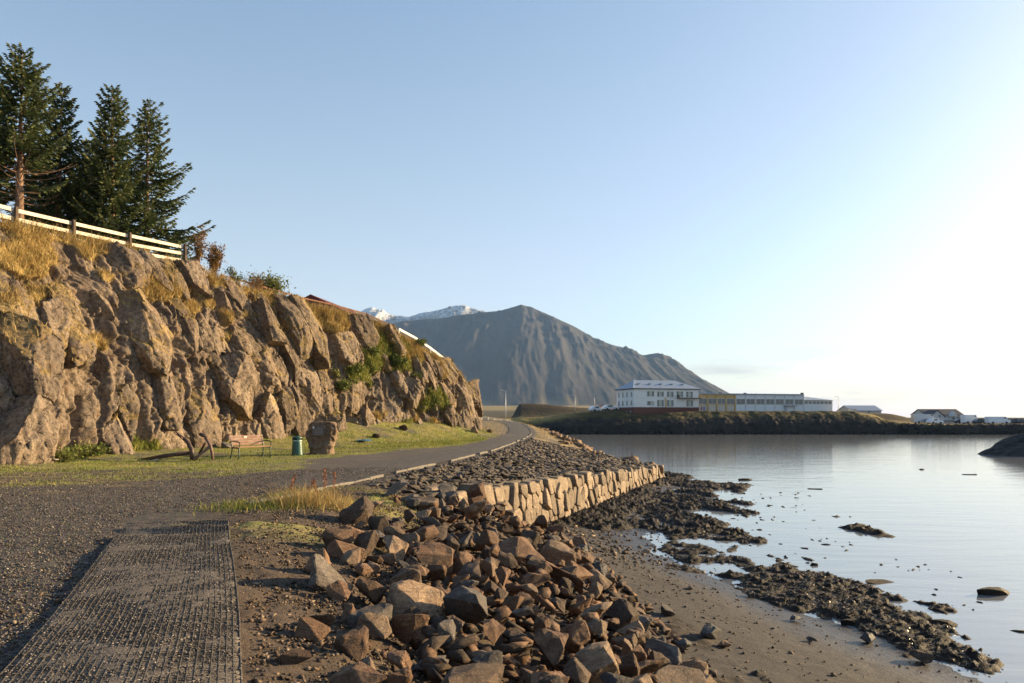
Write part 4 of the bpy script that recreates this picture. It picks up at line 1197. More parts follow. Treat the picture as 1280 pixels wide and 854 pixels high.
for s_ in np.arange(0.0, tlen - .25, .047):
    i = int(np.searchsorted(mt_, s_)); i = min(i, 259)
    pts = np.stack([MXg[i], MYg[i], MZg[i]], 1)
    ribbon(pts, .006, .009, np.repeat(mdir[i][None], NW, 0))
go = mesh_np("grid", np.concatenate(Vg), np.concatenate(Fg), M["mat_plastic"], parent=mat)

# ------------------------------------------------------------------ loose gravel
def pebbles(name, P, sz, mat, seed, label, cat):
    rs = np.random.RandomState(seed); n = len(P)
    base = np.array([[1, 0, 0], [-1, 0, 0], [0, 1, 0], [0, -1, 0], [0, 0, 1], [0, 0, -1]], float) * .5
    tri = np.array([[0, 2, 4], [2, 1, 4], [1, 3, 4], [3, 0, 4], [2, 0, 5], [1, 2, 5], [3, 1, 5], [0, 3, 5]])
    V = base[None] * rs.uniform(.6, 1.4, (n, 6, 1)) * (sz[:, None, None] * np.stack([rs.uniform(.8, 1.5, n), rs.uniform(.7, 1.1, n), rs.uniform(.4, .8, n)], 1)[:, None, :])
    a = rs.uniform(0, 6.28, n); ca, sa = np.cos(a)[:, None], np.sin(a)[:, None]
    tl = rs.normal(0, .35, n)[:, None]
    x = V[..., 0] * ca - V[..., 1] * sa; y = V[..., 0] * sa + V[..., 1] * ca; z = V[..., 2] + x * tl
    V = np.stack([x, y, z], -1) + P[:, None, :]
    o = mesh_np(name, V.reshape(-1, 3), (tri[None] + (np.arange(n) * 6)[:, None, None]).reshape(-1, 3), mat, attrs={"tint": np.repeat(rs.uniform(0, 1, n), 6)})
    return tag(o, label, cat, kind="stuff")
M["pebble"] = leaf_mat("grey_pebble", [(0, (.03, .026, .023)), (.45, (.085, .073, .062)), (.8, (.13, .112, .094)), (.95, (.2, .175, .148)), (1, (.3, .27, .23))], .85)
M["pebble_brown"] = leaf_mat("brown_pebble", [(0, (.035, .024, .016)), (.5, (.085, .06, .04)), (.85, (.16, .112, .074)), (1, (.26, .2, .14))], .85)
rs = np.random.RandomState(77)
n = 75000
y = 3.6 + 19 * rs.uniform(0, 1, n) ** 1.9; x = rs.uniform(-1, 0.0, n) * (0.75 * y + 1.0) + rs.uniform(-.5, .5, n)
keep = (x < interp(y, CREST) - .3) & (y < 24); x, y = x[keep], y[keep]
dm = dist_curve(x, y, matc); keep = dm > .76; x, y = x[keep], y[keep]
isd = (x > np.interp(y, mq[:, 1], mq[:, 0]) + .5) & (y < 12)
onp = (y > 17.5) & (x < interp(y, KERB)) & (x > interp(y, KERB) - 2.6)
P = np.stack([x, y, ground_h(x, y) + .012 + .05 * onp * sstep(17.5, 20, y)], 1)
pebbles("gravel", P[~isd], rs.uniform(.008, .028, (~isd).sum()) * (1 + y[~isd] * .03), M["pebble"], 1, "dark grey gravel of the clearing beside the mat", "gravel")
n = 15000
y2 = 3.6 + 15 * rs.uniform(0, 1, n) ** 1.3; x2 = interp(y2, CREST) + .7 - np.abs(rs.normal(0, 1.6, n))
keep = (dist_curve(x2, y2, matc) > .76); x2, y2 = x2[keep], y2[keep]
P = np.stack([x2, y2, ground_h(x2, y2) + .015], 1)
pebbles("dirt_debris", P, np.abs(rs.normal(.018, .018, len(x2))) + .010, M["pebble_brown"], 2, "brown stony debris on the dirt between mat and rock pile", "debris")
n = 9000
k = rs.uniform(0, 1, n) ** 1.2; kx_ = 3.2 + 22 * k; im = np.interp(kx_, [2, 14], [0, 259]).astype(int).clip(0, 259)
n = 14000
i = rs.randint(0, 252, n); wv = rs.uniform(-.7, .7, n)
P = np.stack([mq[i, 0] + mnr[i, 0] * wv, mq[i, 1] + mnr[i, 1] * wv, np.array([np.interp(w_, ws, MZg[ii]) for w_, ii in zip(wv, i)]) + .004], 1) + np.c_[rs.normal(0, .02, (n, 2)), np.zeros(n)]
pebbles("mat_gravel", P, rs.uniform(.008, .026, n), M["pebble"], 3, "fine grey gravel caught in the cells of the grid mat", "gravel")
# shingle on the beach
n = 9000
y3 = rs.uniform(8, 52, n); w_ = interp(y3, WATER); tx3 = np.where(y3 > 26, wall_x(y3), interp(y3, TOE)); x3 = tx3 + (w_ - tx3 + 1.0) * rs.beta(.8, 1.5, n)
P = np.stack([x3, y3, ground_h(x3, y3) + .01], 1)
dens = np.where(y3 > 20, 1.0, .45) * rs.uniform(.3, 1, n); kk = rs.uniform(0, 1, n) < dens
pebbles("shingle", P[kk], np.abs(rs.normal(0, .05, kk.sum())) * np.where(y3[kk] > 21, 1.8, .7) + .02, M["pebble_brown"], 5, "small stones scattered over the dark beach at the wall foot", "shingle")

# ------------------------------------------------------------------ seaweed
sx = axis([(-1, 12, .06), (12, 17, .12)]); sy = axis([(9, 30, .07), (30, 58, .16)])
SX, SY = np.meshgrid(sx, sy, indexing='ij')
sw = SX - interp(SY, WATER)
toe_s = np.where(SY > 26.2, wall_x(SY), interp(SY, TOE) + 1)
f_ = fbm(SX * .55 + SY * .12, SY * .35 - SX * .1, 500, 5)
f2_ = fbm(SX * 1.6, SY * 1.3, 501, 4)
band = np.exp(-((sw - 1.5) / 1.5) ** 2) * .72 + np.exp(-((sw - 3.6) / 1.3) ** 2) * .42
wfoot = sstep(25, 30, SY) * sstep(2.8, .4, sw) * sstep(-.1, .5, SX - toe_s) * .72
band = np.maximum(band, .5 * np.exp(-((sw + 4.3) / 1.0) ** 2) * sstep(15, 12, SY))
dens = np.maximum(band, wfoot) + .98 * f_ + .28 * f2_ - .46
lump = .5 + .5 * fbm(SX * 5, SY * 5, 502, 3)
fine = fbm(SX * 13, SY * 13, 503, 2)
g0 = np.maximum(ground_h(SX, SY), SEA - .02)
SZ = g0 - .03 + sstep(0, .22, dens) * (.05 + .17 * lump ** 1.5 + .06 * fine) * np.where(SY > 28, 1.5, 1.0) * (.6 + .6 * sstep(0, .5, dens))
okv = dens > -.02
fc = grid_faces(len(sx), len(sy)); keepf = okv.ravel()[fc].all(1)
fc = fc[keepf]; used, inv = np.unique(fc, return_inverse=True)
VV = np.stack([SX, SY, SZ], -1).reshape(-1, 3)[used]
tag(mesh_np("seaweed", VV, inv.reshape(-1, 4), M["seaweed"], smooth=True), "dark brown seaweed strewn along the tide line", "seaweed", kind="stuff")
n = 20000
wgt_ = np.clip(dens, 0, None).ravel() * (SY.ravel() < 45); ii = rs.choice(wgt_.size, n, p=wgt_ / wgt_.sum())
P = np.stack([SX.ravel()[ii], SY.ravel()[ii], SZ.ravel()[ii] - .01], 1) + np.c_[rs.normal(0, .03, (n, 2)), np.zeros(n)]
M["frond"] = leaf_mat("seaweed_frond", [(0, (.02, .013, .008)), (.6, (.075, .048, .026)), (1, (.15, .10, .05))], .4)
tag(blades("seaweed_fronds", P, rs.uniform(.02, .06, n), M["frond"], .03, 2.6, seed=9), "wet brown seaweed fronds lying on the tide line", "seaweed")

# weedy humps standing in the shallow water
humps = [(1238, 742, .75, .16, "long dark seaweed covered rock alone in the shallows at the right"), (1100, 728, .55, .11, "low seaweed hump in the shallow water above the main weed bed"), (915, 687, .30, .09, "small dark weed patch in the water close to the shore"), (1017, 706, .16, .07, "tiny dark stone poking out of the pale shallows"),
         (983, 697, .12, .05, "small black stone in the water right of the weed beds"), (930, 600, .9, .12, "thin dark weed streak in the water beyond the wall end"), (1020, 611, .55, .10, "dark weedy pebble bank awash in the middle of the bay"), (1213, 593, .7, .10, "narrow dark islet stone awash near the right rock"),
         (1150, 587, .5, .1, "small dark rock awash left of the narrow islet stone"), (880, 648, .5, .1, "dark weed clump on the edge of the shallows beyond the wall"), (905, 655, .35, .08, "smaller weed clump just right of another in the shallows"), (1175, 780, .45, .11, "rounded weedy mound at the outer edge of the tide line"),
         (950, 662, .2, .06, "little black stone breaking the water left of the middle"), (1060, 780, .35, .12, "weed covered stone amid the tide line wrack")]
for px, py, sz, hh, lab in humps:
    p_ = at(px, py, SEA + .02)
    o = put("weedy_rock", BM[q.randrange(22)], M["seaweed"], (p_.x, p_.y, SEA + hh * .1), (sz * 1.9, sz * .9, hh * 2.6), (0, 0, q.uniform(-.3, .3)))
    tag(o, lab, "rock", "weedy rocks in the shallows")
items = []
for k in range(150):
    y = q.uniform(13, 44); x = float(interp(y, WATER)) + q.uniform(1.5, 7.5); sz = q.uniform(.05, .2)
    items.append((LOW[k % 9], (x, y, SEA + .01), (sz * 1.8, sz, sz * .7), (0, 0, q.uniform(0, 6))))
joined("shallows_stones", items, M["seaweed"], "tiny dark stones and weed scraps dotting the shallow water", "stones")
# the larger dark rock at the right edge of the bay
def lumpy(name, loc, rx, ry, h, seed, mat, n=90, rough=.35):
    a = np.linspace(-1, 1, n); Xl, Yl = np.meshgrid(a, a, indexing='ij'); r = np.hypot(Xl, Yl)
    rr_ = r / (1 + .28 * fbm(np.arctan2(Yl, Xl) * 1.3, r * 0, seed))
    Z = h * np.clip(1 - rr_ ** 2.0, -.3, 1) ** 1.0
    Z = Z + h * rough * (fbm(Xl * 3, Yl * 3, seed + 1, 5) - .4 * np.abs(fbm(Xl * 6, Yl * 6, seed + 2, 4))) * sstep(1.15, .6, rr_)
    o = mesh_np(name, np.stack([Xl * rx, Yl * ry, Z], -1).reshape(-1, 3), grid_faces(n, n), mat, smooth=True)
    o.location = loc; return o
p_ = at(1300, 571, SEA)
tag(lumpy("sea_rock", (p_.x + 3.2, p_.y + 4, SEA - .15), 7.0, 5.5, 2.5, 31, M["black_rock"]), "large black rock rising from the bay at the right edge", "rock")

# stones lying apart on the sand
for px, py, sz, mt, lab in [(888, 792, .42, "rock_wet", "flat topped grey stone lying on the sand beside an upright tan one"), (905, 806, .32, "rock_tan", "pointed tan stone leaning on the flat grey one on the sand"), (834, 765, .38, "rock_grey", "squarish grey boulder standing alone on the sand right of the pile"),
                        (742, 716, .95, "rock_wet", "big blue grey boulder at the foot of the pile, jutting onto the sand"), (757, 728, .5, "rock_wet", "smooth wedge shaped grey stone beside the big blue grey boulder"), (852, 806, .36, "rock_wet", "dark grey block at the edge of the pile on the sand"), (800, 768, .36, "rock_tan", "tan stone just right of the boulder pile at mid slope foot"),
                        (713, 745, .55, "rock_wet", "blue grey block low in the pile left of the open sand"), (700, 700, .5, "rock_grey", "grey slab at the wall end foot catching light"), (996, 774, .3, "rock_wet", "dark stone with a shadow on the sand near the tide line"), (938, 744, .26, "rock_wet", "small dark stone on the wet edge of the sand"), (1148, 822, .5, "rock_dark", "long flat dark stone at the lower end of the wrack"),
                        (860, 735, .22, "rock_tan", "small pale stone on the sand below the weed beds"), (1015, 800, .2, "rock_grey", "small flat grey stone on the open sand"), (1085, 800, .34, "rock_wet", "dark rounded stone in the lower weed bed"), (808, 690, .32, "rock_tan", "pale brown stone among weed below the wall")]:
    dv = Vector(((px - 640) / F, 1, -(py - HZ) / F)); d = 5.0
    while d < 60 and EYE + dv.z * d > gh1(dv.x * d, d) + sz * .2: d += .04
    o = put("beach_stone", BM[q.randrange(22)], M[mt], (dv.x * d, d, gh1(dv.x * d, d) + sz * .2), (sz * 1.2, sz, sz), (q.uniform(-.2, .2), q.uniform(-.2, .2), q.uniform(0, 6)))
    tag(o, lab, "stone", "single stones on the sand")
# rocks of the far breakwater and of the promontory foot
items = []
for k in range(1500):
    x = q.uniform(96, 160); dd_ = q.uniform(-1.0, 3.6); yb = 181 - 1.5 + dd_; sz = q.uniform(.4, 1.1)
    items.append((LOW[k % 9], (x, yb, SEA + .1 + (dd_ + 1) * .5), (sz * 1.2, sz, sz * .8), (q.uniform(-.5, .5), q.uniform(-.5, .5), q.uniform(0, 6))))
for k in range(900):
    x = q.uniform(8, 96); dd_ = q.uniform(-1.0, 2.6); sz = q.uniform(.4, 1.3)
    cy = 181.0 + 1.6 * float(fbm(np.array([x * .08]), np.array([0.]), 300)[0]) + .9 * float(fbm(np.array([x * .4]), np.array([0.]), 301)[0])
    items.append((LOW[k % 9], (x, cy + dd_, SEA + .2 + max(0, dd_) * .55), (sz, sz, sz * q.uniform(.7, 1.8)), (q.uniform(-.4, .4), q.uniform(-.4, .4), q.uniform(0, 6))))
joined("armour_rocks", items, M["black_rock"], "dark rocks of the far breakwater and promontory shore", "rocks")

# ------------------------------------------------------------------ fractured slabs of the cliff face
def cliff_block_mat():
    m = M["cliff"].copy(); m.name = "cliff_slab_rock"
    t = m.node_tree; g = NG(t); p = t.nodes["Principled BSDF"]
    oi = g.n("ShaderNodeObjectInfo")
    src = p.inputs["Base Color"].links[0].from_socket
    mr = g.n("ShaderNodeMapRange"); mr.inputs[3].default_value = .74; mr.inputs[4].default_value = 1.22
    g.l(oi.outputs["Random"], mr.inputs[0])
    sc_ = g.n("ShaderNodeVectorMath", operation='SCALE'); g.l(src, sc_.inputs[0]); g.l(mr.outputs[0], sc_.inputs["Scale"]); g.l(sc_.outputs[0], p.inputs["Base Color"])
    return m
M["cliff_slab"] = cliff_block_mat()
qb = random.Random(12)
zt_of = lambda s: np.interp(s, arc, Tz)
def smap(s, z, out):
    """slab coordinates (metres along the foot, height, metres outward) to the world"""
    s = np.asarray(s, float); z = np.asarray(z, float); out = np.asarray(out, float)
    bx0 = np.interp(s, arc, Bx); by0 = np.interp(s, arc, By); tx0 = np.interp(s, arc, Tx); ty0 = np.interp(s, arc, Ty); tz0 = np.interp(s, arc, Tz)
    v = np.clip((z - Z0) / (tz0 - Z0), 0, 1.05); f = np.interp(v, vs, fv)
    nx = np.interp(s, arc, ox); ny = np.interp(s, arc, oy); up = .45 * v ** 2
    return np.stack([bx0 + (tx0 - bx0) * f + nx * out, by0 + (ty0 - by0) * f + ny * out, z + up * out], -1)
SH = -.14
BIGW = {(178, 420): .45, (252, 530): .4, (22, 440): .1, (338, 530): .25, (290, 480): .3, (100, 500): .35, (70, 455): .2, (20, 560): .1, (330, 412): .2, (360, 415): .2, (100, 350): .25, (317, 488): .1}
cs = []      # s', z, off, ga, gb, big
for px, py, off, ga, gb in sorted(SITES, key=lambda e: -abs(e[2]) - BIGW.get((e[0], e[1]), 0)):
    i, j = cliff_uv(px, py)
    if any(math.hypot(S[i, j] - c_[0], (CZ[i, j] - c_[1]) * .55) < .8 + c_[6] * .7 for c_ in cs): continue
    cs.append([S[i, j], CZ[i, j], off, ga, gb, 1, BIGW.get((px, py), qb.uniform(0, .12))])
s_lo, s_hi = S[cliff_uv(-60, 430)][()] if False else arc[int(NU * .08)], arc[int(NU * .88)]
t_ = 0
while t_ < 14000 and len(cs) < 400:
    t_ += 1
    s0 = qb.uniform(s_lo, s_hi); z0_ = qb.uniform(-.3, 9.4)
    if z0_ > zt_of(s0) - .3: continue
    big_ = vnoise(np.array([s0 * .35]), np.array([z0_ * .3]), 88)[0]
    rr = .6 + .85 * big_ ** 1.2
    if any(abs(s0 - c_[0]) < 1.6 and math.hypot(s0 - c_[0], (z0_ - c_[1]) * .55) < rr * (1 if c_[5] == 0 else 1.15 + .8 * c_[6]) for c_ in cs): continue
    cs.append([s0, z0_, qb.choice((-.8, -.5, -.3, -.1, .05, .15, .3, .45, .55)), qb.uniform(-.7, .5), qb.uniform(-.25, .15), 0, qb.uniform(0, .25) * big_])
csn = np.array(cs); sp_ = csn[:, 0] + SH * (csn[:, 1] - 4)
leafP = []; n_slab = 0
for k in range(len(cs)):
    s0, z0_, off, ga, gb, bg_, pw_ = cs[k]
    i_ = int(np.clip(np.searchsorted(arc, s0), 0, NU - 1)); j_ = int(np.clip((z0_ - Z0) / (Tz[i_] - Z0) * (NV - 1), 0, NV - 1))
    if veg[i_, j_] > .72 and off < .25: continue
    d2_ = (sp_ - sp_[k]) ** 2 + ((csn[:, 1] - z0_) * .55) ** 2; near_ = np.argsort(d2_)[1:16]
    if math.sqrt(d2_[near_[0]]) > 3: continue
    poly = [(sp_[k] - 1.7, z0_ - 2.6), (sp_[k] + 1.7, z0_ - 2.6), (sp_[k] + 1.7, z0_ + 2.6), (sp_[k] - 1.7, z0_ + 2.6)]
    for n_ in near_:
        nx = sp_[n_] - sp_[k]; ny = (csn[n_, 1] - z0_) * .3025
        nx += qb.uniform(-.06, .06); ny += qb.uniform(-.03, .03)
        mx0 = (sp_[n_] + sp_[k]) / 2; my0 = (csn[n_, 1] + z0_) / 2
        poly = clip_poly(poly, nx, ny, nx * mx0 + ny * my0 + (pw_ - csn[n_, 6]) * .5)
        if len(poly) < 3: break
    if len(poly) < 3: continue
    poly = clip_poly(poly, 0, 1, float(zt_of(s0)) - .05)
    if len(poly) < 3: continue
    cu = sum(p_[0] for p_ in poly) / len(poly); cz_ = sum(p_[1] for p_ in poly) / len(poly)
    gr_ = qb.uniform(.955, 1.03)
    pts = [((a_ - cu) * gr_, (b_ - cz_) * gr_) for a_, b_ in poly]
    wd_ = max(p_[0] for p_ in pts) - min(p_[0] for p_ in pts); hg_ = max(p_[1] for p_ in pts) - min(p_[1] for p_ in pts)
    if wd_ < .25 or hg_ < .3: continue
    bm = bmesh.new(); n = len(pts)
    bk = [bm.verts.new((a_ * .97, b_ * .97, -1.5)) for a_, b_ in pts]; fr = [bm.verts.new((a_, b_, .55)) for a_, b_ in pts]
    bm.faces.new(bk[::-1]); bm.faces.new(fr)
    for e in range(n): bm.faces.new((bk[e], bk[(e + 1) % n], fr[(e + 1) % n], fr[e]))
    # front: one dominant plane and a few chisel cuts
    cuts = [((ga * .55, gb * .55), 0.0)]
    for e in range(qb.choice((2, 3, 3, 4, 5))):
        an = qb.uniform(0, 6.283); sl = qb.uniform(.35, 1.5)
        if math.cos(an) > .2: sl *= .75
        cuts.append(((math.cos(an) * sl, math.sin(an) * sl * .6), -qb.uniform(.25, .52) * min(wd_, hg_) * .5 * sl))
    for (a_, b_), o_ in cuts:
        no = Vector((a_, b_, 1)).normalized()
        g_ = bm.verts[:] + bm.edges[:] + bm.faces[:]
        r = bmesh.ops.bisect_plane(bm, geom=g_, plane_co=Vector((0, 0, -o_ * .0)) + (Vector((math.copysign(1, a_) * 0, 0, 0))) + Vector((0, 0, -o_)) * 1.0, plane_no=no, clear_outer=True)
        ed = [e for e in r["geom_cut"] if isinstance(e, bmesh.types.BMEdge)]
        if len(ed) > 2: bmesh.ops.contextual_create(bm, geom=ed)
    bmesh.ops.recalc_face_normals(bm, faces=bm.faces)
    fl_ = [e for e in bm.edges if len(e.link_faces) == 2 and min(v.co.z for v in e.verts) > -1.2]
    bmesh.ops.bevel(bm, geom=fl_, offset=.025, segments=1, affect='EDGES', clamp_overlap=True)
    bmesh.ops.triangulate(bm, faces=bm.faces)
    for lim in (.5, .26, .15, .11):
        ed = [e for e in bm.edges if e.calc_length() > lim and max(v.co.z for v in e.verts) > -.9]
        if ed: bmesh.ops.subdivide_edges(bm, edges=ed, cuts=1)
        bmesh.ops.triangulate(bm, faces=[f for f in bm.faces if len(f.verts) > 3])
    bm.normal_update()
    co = np.array([v.co for v in bm.verts]); no_ = np.array([v.normal for v in bm.verts])
    sg = cu + co[:, 0]; zg = cz_ + co[:, 1]
    n1 = fbm(sg * 1.6 + co[:, 2] * .8, zg * 1.1 + co[:, 2] * .5, 640, 4); n2 = fbm(sg * 5.5 + co[:, 2] * 3, zg * 4 + co[:, 2] * 4, 641, 3)
    q1 = voro(sg * 2.2 + co[:, 2], zg * 1.3 + co[:, 2] * .6, 642)
    q2 = voro(sg * 4.6 + co[:, 2] * 2, zg * 2.9 + co[:, 2], 643)
    q0 = voro(sg * 1.15 + .3 * n1 + .2 * zg, zg * .62 + .3 * n1, 644)
    am = (.035 * n1 + .026 * n2 + .08 * (q0[2] - .5) + .06 * (q1[2] - .5) + .035 * (q2[2] - .5) - .11 * np.exp(-((q0[1] - q0[0]) / .045) ** 2) - .045 * np.exp(-((q1[1] - q1[0]) / .05) ** 2))
    am = am + .10 * (q0[3] - .5) * q0[5] / 1.15 + .14 * (q1[3] - .6) * q1[5] / 2.2
    co = co + no_ * am[:, None]
    sg = cu + co[:, 0]; zg = cz_ + co[:, 1]
    W = smap(sg - SH * (zg - 4), zg, co[:, 2] + off * 1.2 + .02)
    tri = np.array([[v.index for v in f.verts] for f in bm.faces]) if False else None
    bm.verts.index_update(); tri = np.array([[v.index for v in f.verts] for f in bm.faces if len(f.verts) == 3], int)
    bm.free()
    tri = tri[:, ::-1] if np.sum(np.cross(W[tri[:, 1]] - W[tri[:, 0]], W[tri[:, 2]] - W[tri[:, 0]])[:, :2] @ np.array([ox[i_], oy[i_]])) < 0 else tri
    fn = np.cross(W[tri[:, 1]] - W[tri[:, 0]], W[tri[:, 2]] - W[tri[:, 0]]); ar_ = np.linalg.norm(fn, axis=1) / 2; fn = fn / np.maximum(ar_[:, None] * 2, 1e-9)
    up_ = (fn[:, 2] > .5)
    gp = up_ & (fbm(W[tri[:, 0], 1] * .8, W[tri[:, 0], 2] * .8, 650) > -.05) & (W[tri[:, 0], 2] > 1.5)
    cen = W[tri].mean(1)
    for f_ in np.where(gp)[0]:
        for _ in range(int(ar_[f_] * 90 + qb.random())): leafP.append(cen[f_] + np.array([qb.uniform(-.1, .1), qb.uniform(-.1, .1), -.02]))
    vm = np.zeros(len(W)); np.add.at(vm, tri[gp].ravel(), .34); 
    o = mesh_np("rock_slab", W, tri, M["cliff_slab"], parent=cl, smooth=False, attrs={"drygrass": np.clip(vm, 0, .6), "greenery": np.zeros(len(W))})
    n_slab += 1
leafP = np.array(leafP); print("cliff slabs", n_slab, "ledge blades", len(leafP))
if len(leafP) > 30000: leafP = leafP[np.random.RandomState(1).choice(len(leafP), 30000, replace=False)]
o = blades("ledge_grass", leafP, np.random.RandomState(2).uniform(.08, .34, len(leafP)), M["dry_grass"], .02, .8, seed=15)
tag(o, "short dry grass rooted on the small ledges of the cliff slabs", "grass")
# fallen blocks along the cliff foot
fallen = [(20, 572, 1.15, "rock_tan", "rounded tan boulder at the very left foot of the cliff"), (595, 541, .9, "rock_tan", "pale angular block at the right hand toe of the cliff"), (612, 541, .5, "rock_tan", "smaller block beside the path at the toe of the cliff"),
          (470, 548, .6, "rock_dark", "dark stone half sunk in the grass below the green slope"), (505, 538, .7, "rock_dark", "dark stone at the top of the grassy slope below the cliff"), (283, 560, .55, "rock_grey", "grey stone lying in the grass behind the bench"), (185, 562, .6, "rock_grey", "flat grey stone in the grass behind the anchor")]
for px, py, sz, mt, lab in fallen:
    dv = Vector(((px - 640) / F, 1, -(py - HZ) / F)); d = 8.0
    while d < 66 and EYE + dv.z * d > gh1(dv.x * d, d): d += .1
    o = put("fallen_block", BM[qb.randrange(22)], M[mt], (dv.x * d, d, gh1(dv.x * d, d) + sz * .22), (sz * 1.2, sz, sz), (qb.uniform(-.3, .3), 0, qb.uniform(0, 6)))
    tag(o, lab, "rock")

VPX = 640 + F * VX / np.maximum(VY, 1); VPY = HZ - F * (VZ - EYE) / np.maximum(VY, 1)
def cliff_pt(px, py):
    d = np.hypot(VPX - px, VPY - py)
    c_ = np.argwhere(d < max(3.0, d.min() + .5))
    k = min(c_, key=lambda e: VY[e[0], e[1]])
    return Vector((VX[k[0], k[1]], VY[k[0], k[1]], VZ[k[0], k[1]]))
def top_z(x, y):
    d = (VX[:, NV - 30:] - x) ** 2 + (VY[:, NV - 30:] - y) ** 2
    i, j = np.unravel_index(np.argmin(d), d.shape); return float(VZ[i, NV - 30 + j])

def edge_pt(px, dy=0.0, back=.3):
    i = int(np.argmin(np.abs(VPX[:, NV - 1] - px) + (VY[:, NV - 1] > 62) * 999)); return Vector((VX[i, NV - 1] - ox[i] * back, VY[i, NV - 1] - oy[i] * back, VZ[i, NV - 1] + dy))
# ------------------------------------------------------------------ fence on the cliff top
M["fence_rail"] = flat_mat("weathered_white_rail", (.62, .55, .45), .75, 0, .12, 6, .2, .3, (.35, .28, .2), .5, (1, 8, 8))
M["fence_post"] = flat_mat("dark_wood_post", (.09, .065, .048), .85, 0, .25, 12, .4, .2)
fpx = [(-112, 26.0), (-40, 28.6), (32, 31.2), (103, 33.7), (172, 36.3), (240, 38.9)]
fen = thing("wooden_fence", "white three rail wooden fence with dark posts along the cliff top", "fence")
posts = []
for px, d in fpx:
    e_p = edge_pt(px, 0, .45); x, d = e_p.x, e_p.y; z = EYE - (interp(px, [(-120, 252), (-40, 272), (32, 290), (103, 304), (172, 318), (240, 330)]) - HZ) * d / F
    zg = top_z(x, d); posts.append((Vector((x, d, float(z))), zg))
fen.location = posts[0][0]
def fl(v): return Vector(v) - fen.location
for p_, zg in posts:
    b = MB(); b.bar(fl((p_.x, p_.y, min(zg, p_.z) - .5)), fl((p_.x, p_.y, p_.z + 1.0)), .12, .12, (0.3, 1, 0)); b.build("post", M["fence_post"], fen, .012)
for (a, _), (c_, _) in zip(posts[:-1], posts[1:]):
    n_ = (c_ - a).cross(Vector((0, 0, 1))).normalized() * -.085
    for k, h in enumerate((.16, .50, .86)):
        e = qb.uniform(-.02, .02)
        b = MB(); b.bar(fl(a + n_ + Vector((0, 0, h + e))), fl(c_ + n_ + Vector((0, 0, h - e))), .035, .15); b.build("rail", M["fence_rail"], fen, .006)

# ------------------------------------------------------------------ spruces
def spruce(label, loc, H, rad, low, seed, lean=(0, 0), wind=0.0, bare=0.0, thin=1.0):
    r_ = np.random.RandomState(seed); root = thing("spruce_tree", label, "tree", loc, 0, "spruce trees on the cliff top")
    ctr = lambda t: np.array([lean[0] * t * t, lean[1] * t * t, t * H])
    b = MB(); b.tube([tuple(ctr(t)) for t in (-.05, 0, .04, .2, .4, .6, .8, 1.0)], [H * .034, H * .03, H * .024, H * .019, H * .014, H * .009, H * .005, .008], 9); b.build("trunk", M["bark"], root, smooth=True)
    limb = MB(); C0 = []; D0 = []; LN = []; TI = []
    t = low * .55
    while t < .985:
        n = r_.randint(4, 7) if t < .9 else 4
        a0 = r_.uniform(0, 6.28)
        for k in range(n):
            az = a0 + 6.283 * k / n + r_.uniform(-.4, .4)
            prof = (1 - t) ** .72 * (.55 + .45 * sstep(low * .5, low + .14, np.array(t)))
            Lb = rad * float(prof) * r_.uniform(.62, 1.18) + .12
            Lb *= 1 + wind * max(0, math.cos(az)) * (1 if r_.rand() < (.75 if .12 < t < .5 else .4) else .25)
            el = -.10 + .75 * t + r_.uniform(-.14, .14)
            d = np.array([math.cos(az), math.sin(az)]); s0 = ctr(t)
            u = np.linspace(0, 1, 7)
            pt = np.stack([s0[0] + d[0] * Lb * u, s0[1] + d[1] * Lb * u, s0[2] + Lb * (math.tan(el) * u - .22 * u * (1 - .25 * u) + .26 * u ** 3)], 1)
            isb = t < low
            limb.tube([tuple(q_) for q_ in pt], [max(.008, Lb * .016 * (1 - q_ * .9)) for q_ in u], 5)
            if isb and r_.rand() < .93: continue
            st = .045 / max(.35, Lb) * 1.25
            uu = np.arange(.12 if t > .3 else .25, 1.0, st)
            for u_ in uu:
                if r_.rand() > thin: continue
                base = np.array([np.interp(u_, u, pt[:, q_]) for q_ in range(3)])
                for sd in (-1, 1):
                    tl = (.36 * Lb * (1 - u_) * r_.uniform(.6, 1.2) + .10)
                    ang = r_.uniform(.6, 1.05) * sd
                    dd_ = np.array([d[0] * math.cos(ang) - d[1] * math.sin(ang), d[0] * math.sin(ang) + d[1] * math.cos(ang), r_.uniform(-.55, -.02)])
                    m_ = max(1, int(tl / .11))
                    for w_ in range(m_):
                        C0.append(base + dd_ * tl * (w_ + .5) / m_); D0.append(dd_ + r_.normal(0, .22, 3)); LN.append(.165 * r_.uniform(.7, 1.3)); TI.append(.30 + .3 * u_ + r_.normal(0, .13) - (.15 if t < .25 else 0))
                C0.append(base); D0.append(np.array([d[0], d[1], .1]) + r_.normal(0, .2, 3)); LN.append(.2); TI.append(.5 + r_.normal(0, .15))
            C0.append(pt[-1]); D0.append(np.array([d[0], d[1], .35])); LN.append(.24); TI.append(.65)
        t += r_.uniform(.020, .034)
    limb.build("branches", M["bark"], root)
    C0 = np.array(C0); D0 = np.array(D0); D0 /= np.linalg.norm(D0, axis=1)[:, None]; LN = np.array(LN); TI = np.array(TI)
    rnd = r_.normal(0, 1, C0.shape); sdv = np.cross(D0, rnd); sdv /= np.linalg.norm(sdv, axis=1)[:, None]
    w_ = LN * r_.uniform(.17, .30, len(LN))
    a = C0 - D0 * LN[:, None] * .5; e = C0 + D0 * LN[:, None] * .62
    V = np.stack([a, C0 + sdv * w_[:, None], e, C0 - sdv * w_[:, None]], 1).reshape(-1, 3)
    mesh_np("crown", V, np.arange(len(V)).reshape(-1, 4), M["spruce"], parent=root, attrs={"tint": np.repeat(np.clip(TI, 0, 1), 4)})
    return root
def tree_at(px, d): 
    x = (px - 640) / F * d; return Vector((x, d, top_z(x, d) - .1))
